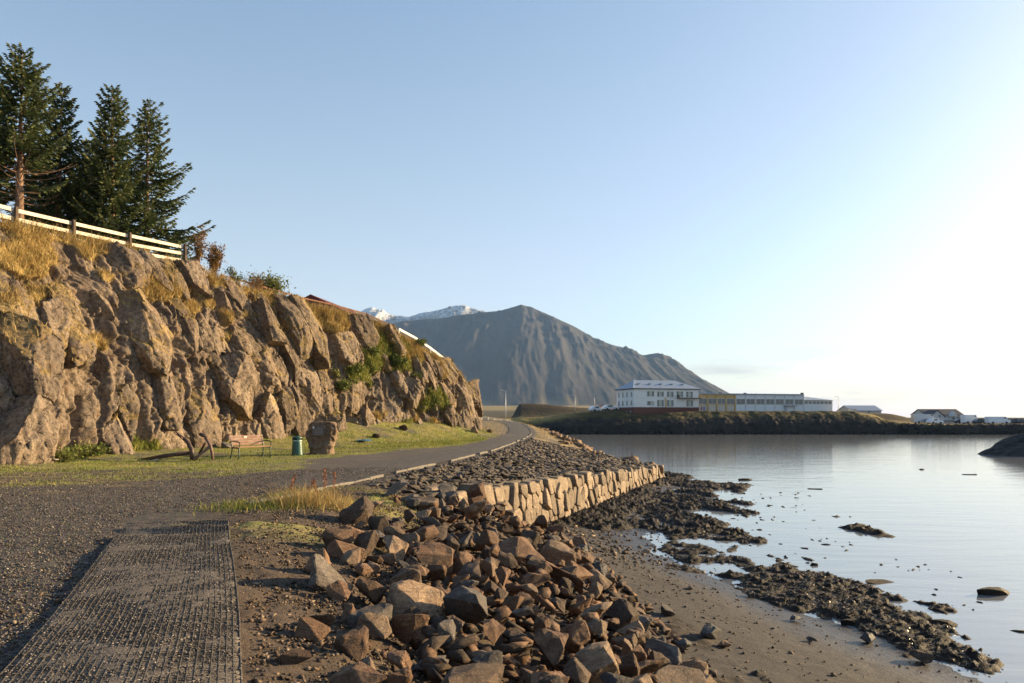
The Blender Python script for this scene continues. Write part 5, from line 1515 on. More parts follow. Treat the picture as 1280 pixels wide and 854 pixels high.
def tree_h(loc, ytop): return EYE + (HZ - ytop) * loc.y / F - loc.z
l = tree_at(24, 34.0); spruce("big spruce with thick bare trunk and lower limbs at the left end of the fence", l, tree_h(l, 60), 3.3, .42, 1, (.1, .1), .1)
l = tree_at(-22, 34.5); spruce("spruce cut by the left edge of the photo, behind the fence", l, tree_h(l, 62), 2.6, .25, 2)
l = tree_at(73, 37.0); spruce("shorter bushy spruce leaning against the big one, second from the left in view", l, tree_h(l, 106), 2.0, .2, 3, (.2, 0), .15)
l = tree_at(112, 40.5); spruce("low dark spruce half hidden behind the two pointed ones", l, tree_h(l, 175), 2.6, .05, 4)
l = tree_at(140, 37.6); spruce("tall pointed spruce in the middle of the group with green needles to the ground", l, tree_h(l, 106), 2.35, .03, 5)
l = tree_at(183, 39.6); spruce("rightmost spruce with long ragged branches reaching out to the right", l, tree_h(l, 128), 2.15, .03, 6, (.1, 0), .75, 0, .8)
l = tree_at(50, 41.5); spruce("dense dark spruce filling the gap behind the bare trunk", l, tree_h(l, 190), 2.6, .05, 7)

# ------------------------------------------------------------------ shrubs
def shrub(name, label, loc, w_, h, seed, mat, nst=9, leaves=1500, lsz=.07, upright=.5, cat="shrub", group=None, tint=.5, wide=1.0):
    r_ = np.random.RandomState(seed); root = thing(name, label, cat, loc, 0, group); b = MB(); tips = []
    for k in range(nst):
        a = r_.uniform(0, 6.28); rr_ = w_ * .5 * r_.uniform(.1, 1) * (1 - .4 * upright); hh = h * r_.uniform(.6, 1.0)
        pts = [Vector((math.cos(a) * rr_ * u ** 1.3, math.sin(a) * rr_ * u ** 1.3 * wide, hh * u)) + Vector(r_.normal(0, .02 * h, 3)) * (u > 0) for u in (0, .35, .7, 1)]
        pts[0].z = -.15
        b.tube(pts, [.018 * (.5 + h * .3), .014, .01, .004], 5)
        for _ in range(4):
            u = r_.uniform(.3, .9); i = int(u * 3); p0 = pts[i].lerp(pts[min(i + 1, 3)], u * 3 - i)
            p1 = p0 + Vector((r_.normal(0, .16) * w_, r_.normal(0, .16) * w_, r_.uniform(.05, .22) * h)); b.tube([p0, p1], [.008, .003], 4); tips.append((p0, p1))
        tips.append((pts[1], pts[3]))
    b.build("stems", M["twig"], root)
    n = leaves; ti = r_.randint(0, len(tips), n); f_ = r_.uniform(.1, 1.08, n)
    A_ = np.array([tuple(x[0]) for x in tips]); B_ = np.array([tuple(x[1]) for x in tips])
    C_ = A_[ti] + (B_[ti] - A_[ti]) * f_[:, None] + r_.normal(0, .055 * w_ + .02, (n, 3))
    C_[:, 2] = np.maximum(C_[:, 2], .02)
    D_ = r_.normal(0, 1, (n, 3)); D_ /= np.linalg.norm(D_, axis=1)[:, None]; E_ = np.cross(D_, r_.normal(0, 1, (n, 3))); E_ /= np.linalg.norm(E_, axis=1)[:, None]
    s_ = lsz * r_.uniform(.6, 1.3, n)[:, None]
    V = np.stack([C_ - D_ * s_, C_ + E_ * s_ * .5, C_ + D_ * s_, C_ - E_ * s_ * .5], 1).reshape(-1, 3)
    mesh_np("leaves", V, np.arange(len(V)).reshape(-1, 4), mat, parent=root, attrs={"tint": np.repeat(np.clip(tint + r_.normal(0, .25, n), 0, 1), 4)})
    return root
p_ = edge_pt(254); shrub("tall_shrub", "thin tall shrub with sparse reddish leaves just past the fence end", p_, 1.2, 2.5, 21, M["leaf_autumn"], 11, 1100, .055, .9)
p_ = edge_pt(274); shrub("tall_shrub", "dense upright shrub of dark reddish leaves right of the thin tall one", p_, 1.2, 1.9, 22, M["leaf_autumn"], 13, 1900, .06, .8)
p_ = edge_pt(300); shrub("low_shrub", "small shrub with a few green leaves above the rocky notch", p_, 1.1, 1.2, 23, M["leaf_green"], 8, 420, .06, .5)
p_ = edge_pt(322); shrub("bare_shrub", "nearly bare twiggy shrub on the crest", p_, 1.6, 1.25, 24, M["leaf_autumn"], 12, 260, .05, .5)
p_ = edge_pt(338, 0, 1.0); shrub("low_shrub", "small dark leafed shrub left of the round bush", p_, 1.1, 1.2, 25, M["leaf_autumn"], 8, 520, .06, .5, tint=.25)
p_ = edge_pt(364, 0, 1.6); shrub("round_bush", "broad round yellowish green bush on the crest beside the red roof", p_, 3.0, 1.75, 26, M["leaf_green"], 22, 3200, .075, .2, "bush", tint=.62)
for k, (px, py, w_, h, tn, lab) in enumerate([(468, 440, 1.9, .8, .5, "bright green bush high on the cliff slope below the handrail"), (492, 432, 1.4, .7, .4, "dark green bush just right of the bright one on the slope"), (448, 462, 1.8, .7, .6, "yellow green bush on the left of the green slope"), (498, 452, 1.5, .7, .35, "deep green bush in the middle of the green slope"),
                                  (540, 508, 1.8, 1.0, .3, "dark green bush in the hollow near the right end of the cliff"), (428, 485, 1.4, .6, .6, "olive bush low on the shaded rock above the memorial stone"), (526, 425, 1.2, .5, .5, "small green bush right under the white handrail"), (520, 470, 1.2, .6, .6, "olive bush above the bright vertical rock blade")]):
    p_ = cliff_pt(px, py + 6); shrub("green_bush", lab, p_, w_, h, 40 + k, M["leaf_green"], 10, 1500, .075, .1, "bush", "green bushes on the cliff slope", tn)
for k, (px, py, w_, h, lab) in enumerate([(75, 578, 1.6, .35, "leafy green weeds beside the small planks at the cliff foot"), (100, 573, 1.5, .4, "broad leaved green plants between planks and anchor shank"), (120, 570, 1.2, .3, "low green weeds left of the anchor shank"), (65, 566, .6, .4, "yellow green seedling above the planks")]):
    dv = Vector(((px - 640) / F, 1, -(py - HZ) / F)); d = 15.0
    while d < 60 and EYE + dv.z * d > gh1(dv.x * d, d): d += .1
    shrub("leafy_weed", lab, (dv.x * d, d, gh1(dv.x * d, d)), w_, h, 60 + k, M["leaf_green"], 10, 700, .06, .2, "weed", None, .7)
# red roofed house behind the crest and the railings
M["red_roof"] = flat_mat("dark_red_roof", (.13, .035, .03), .7, 0, .15, 3, .2, .3)
M["house_wall"] = flat_mat("pale_house_wall", (.6, .56, .5), .8, 0, .08, 4, .1)
M["brown_wood"] = flat_mat("reddish_brown_wood", (.20, .095, .055), .8, 0, .25, 8, .3, .2)
A_ = atd(391, 369, 53); B_ = atd(452, 391, 63)
hs_ = thing("red_roofed_house", "dark red roof of a house rising behind the crest of the cliff", "house", (A_.x, A_.y, A_.z - 2.2))
dirh = (B_ - A_); dirh.z = 0; dirh.normalize(); nrh = Vector((dirh.y, -dirh.x, 0))
LH = (B_ - A_).length
def hl(u, v, z): return dirh * u + nrh * v + Vector((0, 0, z))
drop = (A_.z - B_.z)
b = MB(); zr, zf = 2.2, .7
b.add([hl(-.4, 3.1, zf), hl(LH, 3.1, zf), hl(LH, 0, zr), hl(-.4, 0, zr), hl(-.4, -3.1, zf), hl(LH, -3.1, zf)], [(0, 1, 2, 3), (3, 2, 5, 4), (0, 3, 4), (1, 5, 2), (0, 4, 5, 1)]); b.build("roof", M["red_roof"], hs_)
MB().bar(hl(-.45, 3.13, zf - .06), hl(LH, 3.13, zf - .06), .05, .16).build("fascia", M["brown_wood"], hs_)
MB().box(hl(LH * .5, 0, zf - 1.6), (LH * .94, 5.4, 3.1), (0, 0, math.atan2(dirh.y, dirh.x))).build("wall", M["house_wall"], hs_)
def railing(name, label, pts, h, nrails, post_every, matr, rw=.05, postm=None, pw=.07):
    o_ = thing(name, label, "railing", pts[0]); loc = Vector(pts[0])
    for a, c_ in zip(pts[:-1], pts[1:]):
        a = Vector(a) - loc; c_ = Vector(c_) - loc; n = max(1, int(round((c_ - a).length / post_every)))
        for k in range(n + 1 if c_ == Vector(pts[-1]) - loc else n):
            p0 = a.lerp(c_, k / n); MB().bar(p0 + Vector((0, 0, -.5)), p0 + Vector((0, 0, h + .03)), pw, pw, (.3, 1, 0)).build("post", postm or matr, o_)
        for r_ in range(nrails):
            hh = h * (r_ + 1) / nrails - .04
            MB().bar(a + Vector((0, 0, hh)), c_ + Vector((0, 0, hh)), rw, rw * 1.8).build("rail", matr, o_)
    return o_
e1 = [edge_pt(px, -.05, bk) for px, bk in ((300, 1.2), (345, 1.0), (395, .9), (430, .9), (470, .8), (497, .6))]
railing("wooden_railing", "low reddish brown wooden railing along the crest below the red roof", e1, .85, 2, 2.2, M["brown_wood"], .045)
M["white_paint"] = flat_mat("white_paint", (.74, .70, .64), .6, 0, .06, 5, .1)
e2 = [edge_pt(px, .05, .12) for px in (500, 520, 540, 562)]
o_ = thing("handrail", "pale sloping handrail running down the right end of the cliff crest", "railing", e2[0])
for a, c_ in zip(e2[:-1], e2[1:]):
    MB().bar(a - e2[0] + Vector((0, 0, .52)), c_ - e2[0] + Vector((0, 0, .52)), .09, .16).build("rail", M["white_paint"], o_)
for a in e2: MB().bar(a - e2[0] + Vector((0, 0, -.3)), a - e2[0] + Vector((0, 0, .44)), .07, .07, (.3, 1, 0)).build("post", M["white_paint"], o_)

# ------------------------------------------------------------------ bench
M["bench_wood"] = flat_mat("pinkish_bench_wood", (.31, .19, .145), .7, 0, .2, 9, .25, .3, (.42, .32, .26), .6, (1, 9, 9))  # back slats pinker and paler than the seat
M["bench_seat"] = flat_mat("oiled_bench_seat_wood", (.28, .155, .075), .6, 0, .2, 9, .25, .3, None, 0, (1, 9, 9))
M["bench_iron"] = flat_mat("dark_green_cast_iron", (.045, .075, .06), .45, .2, .2, 25, .2, .5)
bx_, by_ = (311 - 640) / F * 29.2, 29.2
bench = thing("park_bench", "wooden park bench with dark green iron legs and arms facing the bay", "bench", (bx_, by_, gh1(bx_, by_)), -R(125))
# local: x along the bench, -y ... front is +y after rotation towards azimuth 125
def facing(o, az): o.rotation_euler.z = -R(az)
facing(bench, 125)
Wb = 1.55
for k in range(4):
    MB().box((0, .02 + .115 * k, .43 + .006 * math.sin(k * 2.2)), (Wb, .095, .035)).build("seat_slat", M["bench_seat"], bench, .008)
for k in range(4):
    MB().box((0, -.10 - .028 * k, .54 + .098 * k), (Wb, .03, .088), (-.26, 0, 0)).build("back_slat", M["bench_wood"], bench, .008)
MB().box((.05, -.155, .80), (.14, .012, .07), (-.26, 0, 0)).build("plaque", M["white_paint"], bench)
for s_ in (-1, 1):
    x = s_ * (Wb / 2 - .06); w_ = .045
    b = MB(); b.tube([(x, .40, .0), (x, .41, .14), (x, .38, .30), (x, .40, .42)], [.032, .022, .024, .026], 8); b.box((x, .40, .012), (.07, .09, .025)); b.build("front_leg", M["bench_iron"], bench, smooth=True)
    b = MB(); b.tube([(x, -.14, .0), (x, -.07, .2), (x, -.04, .42), (x, -.11, .62), (x, -.20, .86)], [.032, .024, .027, .022, .018], 8); b.box((x, -.14, .012), (.07, .09, .025)); b.build("rear_leg", M["bench_iron"], bench, smooth=True)
    b = MB(); b.tube([(x, -.12, .64), (x, .05, .66), (x, .25, .65), (x, .40, .63), (x, .46, .56), (x, .42, .50), (x, .40, .42)], [.018, .022, .024, .024, .022, .018, .018], 8); b.build("armrest", M["bench_iron"], bench, smooth=True)
    MB().bar((x, -.06, .395), (x, .42, .395), .05, .03).build("seat_bracket", M["bench_iron"], bench)
MB().bar((-Wb / 2 + .06, .0, .22), (Wb / 2 - .06, .0, .22), .02, .02).build("stretcher", M["bench_iron"], bench)

# ------------------------------------------------------------------ litter bin
M["bin_green"] = flat_mat("dark_green_plastic", (.018, .085, .066), .42, 0, .12, 9, .08, .5, (.05, .11, .09), .4)
M["bin_band"] = flat_mat("pale_band", (.42, .55, .5), .4, 0, .05, 9, 0)
M["black"] = flat_mat("black_opening", (.012, .012, .012), .7, 0, .1, 9, 0)
lx, ly = (371.5 - 640) / F * 31.0, 31.0
bn = thing("litter_bin", "dark green tapered litter bin with a domed lid between bench and memorial stone", "bin", (lx, ly, gh1(lx, ly) - .01))
MB().lathe([(.225, 0), (.235, .03), (.232, .06), (.212, .35), (.195, .58), (.192, .60)], n=32).build("body", M["bin_green"], bn, smooth=True)
MB().lathe([(.196, .602), (.2, .61), (.2, .635), (.196, .642)], n=32).build("band", M["bin_band"], bn, smooth=True)
MB().lathe([(.165, .60), (.165, .72)], n=32).build("opening", M["black"], bn, smooth=True)
for k in range(4):
    a = k * math.pi / 2 + .5; MB().box((.175 * math.cos(a), .175 * math.sin(a), .68), (.05, .09, .11), (0, 0, a)).build("lid_strut", M["bin_green"], bn)
MB().lathe([(.2, .715), (.207, .73), (.205, .76), (.18, .79), (.1, .815), (.02, .822)], n=32).build("lid", M["bin_green"], bn, smooth=True)

# ------------------------------------------------------------------ memorial stone
mx_, my_ = (403 - 640) / F * 31.9, 31.9
ms = thing("memorial_stone", "rough upright brown memorial stone with a dark metal plaque", "memorial stone", (mx_, my_, gh1(mx_, my_)))
facing_ms = math.atan2(-my_, -mx_)      # roughly towards the camera side
n_u, n_v = 64, 48
uu = np.linspace(0, 2 * np.pi, n_u + 1)[:-1]; vv = np.linspace(0, 1, n_v)
U_, V_ = np.meshgrid(uu, vv, indexing='ij')
hw = interp(V_, [(0, .50), (.22, .49), (.3, .54), (.55, .60), (.8, .66), (.92, .64), (1, .5)])
ce = np.cos(U_); se = np.sin(U_); e = 3.2; sq = (np.abs(ce) ** e + np.abs(se) ** e) ** (-1 / e)
Xs = hw * ce * sq; Ys = .36 * se * sq * interp(V_, [(0, 1), (.8, .95), (1, .7)]); Zs = -.05 + 1.42 * V_ + 0 * U_
dpl = .2 * fbm(Xs * 3.2 + 5, Zs * 2.2 + Ys * 2, 601, 4) + 0.16 * (voro(Xs * 4 + Ys * 3, Zs * 3, 602)[0] - .4) + 0.05 * fbm(Xs * 12, Zs * 12 + Ys * 9, 603)
pl = ((np.abs(Xs + .02) < .30) & (se < -.2) & (V_ > .52) & (V_ < .86))
dpl = np.where(pl, dpl * .25 - .01, dpl) * np.where(V_ < .2, .5, 1)
nl = np.hypot(Xs / .6, Ys / .36)
Xs = Xs + dpl * Xs / np.maximum(.3, np.abs(Xs) + .3); Ys = Ys + dpl * np.sign(Ys) * np.minimum(1, np.abs(se) * 1.4)
Vm = np.stack([Xs, Ys, Zs], -1).reshape(-1, 3); fcs = []
i = np.arange(n_u)[:, None]; j = np.arange(n_v - 1)[None]
fq = np.stack([i * n_v + j, ((i + 1) % n_u) * n_v + j, ((i + 1) % n_u) * n_v + j + 1, i * n_v + j + 1], -1).reshape(-1, 4)
Vm = np.vstack([Vm, [[0, 0, 1.40]]]); tr = np.stack([np.arange(n_u) * n_v + n_v - 1, (np.arange(n_u) + 1) % n_u * n_v + n_v - 1, np.full(n_u, len(Vm) - 1)], 1)
mesh_np("stone_body", Vm, [fq, tr], M["rock_tan"], parent=ms, smooth=False)
M["bronze"] = flat_mat("dark_bronze_plaque", (.10, .095, .095), .45, .5, .1, 20, .1, .5)
MB().box((-.02, -.395, .99), (.56, .03, .42)).build("plaque", M["bronze"], ms, .006)
M["letter"] = flat_mat("raised_letter_metal", (.26, .25, .25), .5, .4, .05, 20, 0)
for k in range(5):
    MB().box((-.02 + (.06 if k == 0 else 0), -.413, 1.11 - k * .065), (.40 if k else .28, .006, .018)).build("text_line", M["letter"], ms)
MB().box((-.235, -.414, 1.14), (.07, .008, .09)).build("emblem", M["white_paint"], ms, .004)
ms.rotation_euler.z = -.12

# ------------------------------------------------------------------ anchor
M["iron"] = flat_mat("rusty_painted_iron", (.075, .052, .042), .6, .3, .3, 12, .3, .4, (.18, .075, .04), .6)
M["anchor_white"] = flat_mat("flaking_white_paint", (.55, .52, .48), .7, 0, .15, 10, .3, .3, (.15, .1, .07), .5)
M["anchor_rust_lit"] = flat_mat("sunlit_rusty_paint", (.20, .13, .10), .75, .1, .25, 10, .3, .3, (.1, .05, .03), .6)  # rust colour lightened for the sun on the right arm and prop
def lawn_pt(px, py):
    dv = Vector(((px - 640) / F, 1, -(py - HZ) / F)); d = 10.0
    while d < 70 and EYE + dv.z * d > gh1(dv.x * d, d): d += .02
    return Vector((dv.x * d, d, gh1(dv.x * d, d)))
c0 = lawn_pt(241, 576); an = thing("ship_anchor", "large old iron ship anchor displayed on the grass with its shank lying to the left", "anchor", c0)
DA = c0.y
def ap(px, py, dd_=0.0): return atd(px, py, DA + dd_) - c0
b = MB(); b.tube([ap(240, 566, .1), ap(205, 570, .05), ap(168, 577.5, 0)], [.075, .07, .075], 10); b.build("shank", M["iron"], an, smooth=True)
b = MB(); b.tube([ap(170, 577.2, 0), ap(146, 581.5, -.05), ap(143, 582, -.05)], [.095, .085, .05], 10); b.build("shank_end", M["anchor_white"], an, smooth=True)
b = MB(); b.bar(ap(197, 574.5, -.35), ap(174, 579.6, -.35), .06, .06); b.build("stock", M["anchor_white"], an)
b = MB(); b.tube([ap(221, 542.5, .2), ap(228, 547, .15), ap(235, 553, .1), ap(239.5, 562, 0), ap(240, 574.5, -.1)], [.03, .06, .075, .085, .07], 10); b.build("arm", M["iron"], an, smooth=True)
b = MB(); b.prism([ap(219, 540, .28), ap(226, 544, .45), ap(233, 551.5, .3), ap(227, 548, .0)], Vector((0, 0, .05))); b.build("fluke", M["iron"], an, .012)
b = MB(); b.tube([ap(241, 576, -.1), ap(252, 567, 0), ap(263, 557.5, .1)], [.06, .055, .06], 10); b.build("arm", M["anchor_rust_lit"], an, smooth=True)
b = MB(); b.tube([ap(249, 567, .6), ap(257, 554, .4)], [.05, .05], 8); b.build("shade_bar", M["iron"], an, smooth=True)  # iron bar shaped after the strip of shade behind the arm
b = MB(); b.tube([ap(257, 547, .1), ap(263, 557.5, .1), ap(265, 566, .05), ap(266, 574.5, 0)], [.05, .06, .055, .05], 10); b.build("prop", M["anchor_rust_lit"], an, smooth=True)
me = bpy.data.meshes.new("ball"); bm_ = bmesh.new(); bmesh.ops.create_uvsphere(bm_, u_segments=14, v_segments=9, radius=1); bm_.to_mesh(me); bm_.free(); me.materials.append(M["iron"])
for p_ in me.polygons: p_.use_smooth = True
o = bpy.data.objects.new("fluke", me); link(o, an); o.location = ap(254, 544, .1); o.scale = (.17, .13, .08); o.rotation_euler = (0, .3, 0)
# planks and blue sheet
M["old_wood"] = flat_mat("grey_old_wood", (.38, .31, .24), .85, 0, .2, 6, .3, .2)
for k, (a, c_, lab) in enumerate([((50, 572), (60, 577), "short grey plank lying nearest the cliff foot weeds"), ((54, 576.5), (71, 579), "longer grey plank crossing the short one in the weeds"), ((66, 570), (80, 575), "pale thin plank behind the crossed ones")]):
    pa = lawn_pt(*a); pc = lawn_pt(*c_); pm = (pa + pc) / 2
    o = MB().bar(pa - pm + Vector((0, 0, .05)), pc - pm + Vector((0, 0, .09 + .03 * k)), .13, .04).build("plank", M["old_wood"], None, .005); o.location = pm
    tag(o, lab, "plank", "planks at the cliff foot")
M["blue"] = flat_mat("blue_plastic_sheet", (.05, .24, .5), .45, 0, .15, 6, .1, .5)
pb = lawn_pt(455, 552.5); a = np.linspace(-.5, .5, 14); Xb, Yb = np.meshgrid(a, a, indexing='ij')
o = mesh_np("blue_sheet", np.concatenate([np.stack([Xb * .7, Yb * .9, .10 + .07 * fbm(Xb * 4, Yb * 4, 620)], -1).reshape(-1, 3), np.stack([Xb * .7, Yb * .9, .085 + .07 * fbm(Xb * 4, Yb * 4, 620)], -1).reshape(-1, 3)]), np.vstack([grid_faces(14, 14), grid_faces(14, 14)[:, ::-1] + 196]), M["blue"], smooth=True)
o.location = pb; tag(o, "small crumpled blue plastic sheet on the grass below the green slope", "sheet")
# dry grass tuft with reddish dock stems in front of the kerb
pc = lawn_pt(392, 632); rs = np.random.RandomState(31); n = 1500
P = np.stack([pc.x + rs.normal(0, .36, n), pc.y + rs.normal(0.1, .34, n), np.zeros(n)], 1); P[:, 2] = ground_h(P[:, 0], P[:, 1])
o = blades("dry_tuft", P - np.array([pc.x, pc.y, pc.z]), np.abs(rs.normal(.22, .13, n)), M["dry_grass"], .010, .55, seed=12, kind=None); o.location = pc
tag(o, "tuft of dry golden grass at the near end of the kerb", "grass tuft")
n = 1500; P = np.stack([pc.x - .9 + rs.normal(0, .5, n), pc.y - .25 + rs.normal(0, .45, n), np.zeros(n)], 1); P[:, 2] = ground_h(P[:, 0], P[:, 1])
o = blades("green_tuft", P - np.array([pc.x, pc.y, pc.z]), np.abs(rs.normal(.10, .05, n)), M["green_grass"], .010, .7, seed=13, kind=None); o.location = pc
tag(o, "short green grass patch left of the dry golden tuft", "grass tuft")
M["dock"] = leaf_mat("rusty_dock", [(0, (.14, .045, .02)), (.6, (.30, .105, .045)), (1, (.38, .19, .09))])
for k, (px, py, h, lab) in enumerate([(407, 626, .62, "tallest rusty red dock stem in the dry grass tuft"), (396, 628, .42, "short rusty dock stem left of the tallest one"), (417, 624, .55, "rusty dock stem at the right side of the dry tuft"), (383, 629, .45, "thin reddish dock stem in the middle of the dry tuft"), (363, 622, .45, "lone rusty dock stem left of the dry tuft")]):
    p_ = lawn_pt(px, py); rs2 = np.random.RandomState(90 + k); root = thing("dock_plant", lab, "weed", p_, 0, "dock stems by the kerb")
    b = MB(); ln_ = rs2.normal(0, .08, 2); b.tube([(0, 0, -.03), (ln_[0] * .4, ln_[1] * .4, h * .5), (ln_[0], ln_[1], h)], [.006, .005, .002], 5); b.build("stem", M["twig"], root)
    n = 150; z_ = h * rs2.uniform(.35, 1, n); C_ = np.stack([ln_[0] * (z_ / h) ** 2 + rs2.normal(0, .022, n), ln_[1] * (z_ / h) ** 2 + rs2.normal(0, .022, n), z_], 1)
    D_ = rs2.normal(0, 1, (n, 3)); D_ /= np.linalg.norm(D_, axis=1)[:, None]; E_ = np.cross(D_, rs2.normal(0, 1, (n, 3))); E_ /= np.linalg.norm(E_, axis=1)[:, None]
    V = np.stack([C_ - D_ * .014, C_ + E_ * .010, C_ + D_ * .014, C_ - E_ * .010], 1).reshape(-1, 3)
    mesh_np("seed_head", V, np.arange(len(V)).reshape(-1, 4), M["dock"], parent=root, attrs={"tint": np.repeat(rs2.uniform(0, 1, n), 4)})

# ------------------------------------------------------------------ far buildings
M["hotel_white"] = flat_mat("white_render", (.66, .68, .66), .8, 0, .05, 1.5, .1, .3, (.5, .5, .46), .3)
M["roof_metal"] = flat_mat("grey_blue_metal_roof", (.26, .31, .38), .5, .2, .08, 1.2, .1, .4)
M["glass"] = flat_mat("dark_window_glass", (.05, .065, .07), .12, 0, .1, 2, 0, .8)
M["frame"] = flat_mat("pale_window_frame", (.55, .56, .54), .6, 0, .05, 5, 0)
M["dark_trim"] = flat_mat("dark_brown_trim", (.05, .045, .042), .7, 0, .1, 4, 0)
M["red_base"] = flat_mat("dark_red_brown_basement", (.12, .045, .035), .85, 0, .15, 2, .2)
M["ochre"] = flat_mat("ochre_panel", (.50, .34, .13), .75, 0, .08, 2, .1)
M["white_wall"] = flat_mat("pale_grey_white_wall", (.60, .64, .66), .75, 0, .05, 2, .1)
M["curtain"] = flat_mat("pale_green_curtain", (.38, .42, .36), .6, 0, .12, 3, .1)
TH = R(16.0); ux = Vector((math.cos(TH), math.sin(TH), 0)); uy = Vector((-math.sin(TH), math.cos(TH), 0))
def window(parent, o_, u, z, w_, h, ax, nrm, mull=1, gm="glass"):
    """window set in a wall: frame and panes stand just proud of it; o_ wall corner in parent space"""
    c_ = o_ + ax * u + Vector((0, 0, z)); rot = math.atan2(ax.y, ax.x)
    b = MB()
    for s_ in (-1, 1):
        b.bar(c_ + ax * s_ * (w_ / 2) - Vector((0, 0, h / 2)) + nrm * .03, c_ + ax * s_ * (w_ / 2) + Vector((0, 0, h / 2)) + nrm * .03, .08, .08, nrm)
        b.bar(c_ - ax * (w_ / 2 - .04) + Vector((0, 0, s_ * h / 2)) + nrm * .028, c_ + ax * (w_ / 2 - .04) + Vector((0, 0, s_ * h / 2)) + nrm * .028, .07, .08)
    for k in range(mull):
        uu_ = -w_ / 2 + w_ * (k + 1) / (mull + 1); b.bar(c_ + ax * uu_ - Vector((0, 0, h / 2 - .04)) + nrm * .026, c_ + ax * uu_ + Vector((0, 0, h / 2 - .04)) + nrm * .026, .06, .06, nrm)
    f_ = b.build("window", M["frame"], parent)
    for k in range(mull + 1):
        uu_ = -w_ / 2 + w_ * (k + .5) / (mull + 1)
        MB().box(c_ + ax * uu_ + nrm * .012, (w_ / (mull + 1) - .04, .02, h - .06), (0, 0, rot)).build("pane", M[gm if k % 2 else "glass"], f_)
    return f_
def wallbox(parent, name, o_, L_, D_, z0, z1, mat):
    c_ = o_ + ux * L_ / 2 + uy * D_ / 2 + Vector((0, 0, (z0 + z1) / 2))
    return MB().box(c_, (L_, D_, z1 - z0), (0, 0, TH)).build(name, mat, parent)
H0 = Vector((31.4, 190.0, 0)); hotel = thing("hotel", "white three storey building with grey hipped roof and red brown basement across the bay", "building", H0)
z0 = Vector((0, 0, 0))
wallbox(hotel, "basement", z0 - uy * .06 - ux * .06, 18.62, 11.1, -.4, 3.9, M["red_base"])
wallbox(hotel, "wall", z0, 18.5, 11.0, 3.902, 8.55, M["hotel_white"])
e0 = .45
ev = [z0 - ux * e0 - uy * e0, z0 + ux * (18.5 + e0) - uy * e0, z0 + ux * (18.5 + e0) + uy * (11 + e0), z0 - ux * e0 + uy * (11 + e0)]
b = MB(); b.prism([v + Vector((0, 0, 8.56)) for v in ev], (0, 0, .2)); b.build("eave", M["dark_trim"], hotel)
rz0 = 8.77; rz1 = 11.15; r1 = z0 + ux * 2.6 + uy * 5.5 + Vector((0, 0, rz1)); r2 = z0 + ux * 14.5 + uy * 5.5 + Vector((0, 0, rz1))
ev2 = [v + Vector((0, 0, rz0)) for v in ev]
b = MB(); b.add(ev2 + [r1, r2], [(0, 1, 5, 4), (1, 2, 5), (2, 3, 4, 5), (3, 0, 4), (3, 2, 1, 0)]); rf = b.build("roof", M["roof_metal"], hotel)
for k in range(5):
    f_ = .2 + .155 * k; pz = z0 + ux * (2.2 + 3.2 * k) + uy * 2.3 + Vector((0, 0, 8.77 + 2.4 * .47 + .12)); MB().box(pz, (.55, .7, .28), (0, 0, TH)).build("roof_vent", M["roof_metal"], rf)
b = MB(); b.bar(ev2[0] + Vector((0, 0, .05)), r1 + Vector((0, 0, .05)), .22, .08); b.build("ridge_flashing", M["white_paint"], rf)
for u, wz, w_, h, ml in [(4.6, 7.35, 2.0, 1.35, 2), (7.4, 7.3, 1.9, 1.35, 2), (10.2, 7.25, 1.9, 1.5, 2), (13.0, 7.35, 1.9, 1.4, 2), (15.8, 7.25, 2.0, 1.5, 2), (4.6, 4.95, 2.0, 1.1, 1), (7.4, 4.95, 1.9, 1.7, 2), (10.2, 4.95, 1.9, 1.7, 2), (15.9, 4.95, 1.9, 1.7, 2)]:
    window(hotel, z0, u, wz, w_, h, ux, -uy, ml, "curtain")
for u in (1.6, 4.3, 6.9, 9.4):
    for wz in (7.2, 5.0): window(hotel, z0, -0, wz, .95, 1.35, uy, -ux, 0) if False else window(hotel, z0 + uy * u, 0, wz, .95, 1.35, uy, -ux, 0)
for u in (2.0, 4.6, 7.2): MB().box(z0 - ux * .075 + uy * u + Vector((0, 0, 2.6)), (.04, .5, .6), (0, 0, TH)).build("basement_window", M["frame"], hotel)
bl = MB(); bl.box(z0 + ux * 15.3 - uy * .75 + Vector((0, 0, 6.28)), (6.4, 1.4, .16), (0, 0, TH)); bo = bl.build("balcony", M["dark_trim"], hotel)
MB().bar(z0 + ux * 12.1 - uy * 1.42 + Vector((0, 0, 7.2)), z0 + ux * 18.5 - uy * 1.42 + Vector((0, 0, 7.2)), .05, .05).build("balcony_rail", M["frame"], bo)
for k in range(8): MB().bar(z0 + ux * (12.1 + .914 * k) - uy * 1.42 + Vector((0, 0, 6.36)), z0 + ux * (12.1 + .914 * k) - uy * 1.42 + Vector((0, 0, 7.17)), .05, .05, (1, 0, 0)).build("baluster", M["frame"], bo)
MB().box(z0 + ux * 12.35 - uy * .6 + Vector((0, 0, 6.75)), (.5, .6, .7), (0, 0, TH)).build("air_unit", M["dark_trim"], hotel)
MB().box(z0 + ux * 8.9 - uy * .06 + Vector((0, 0, 5.2)), (.35, .12, 2.5), (0, 0, TH)).build("downpipe", M["ochre"], hotel)
MB().box(z0 + ux * 9.25 - uy * .035 + Vector((0, 0, 6.18)), (18.4, .05, .07), (0, 0, TH)).build("string_course", M["frame"], hotel)

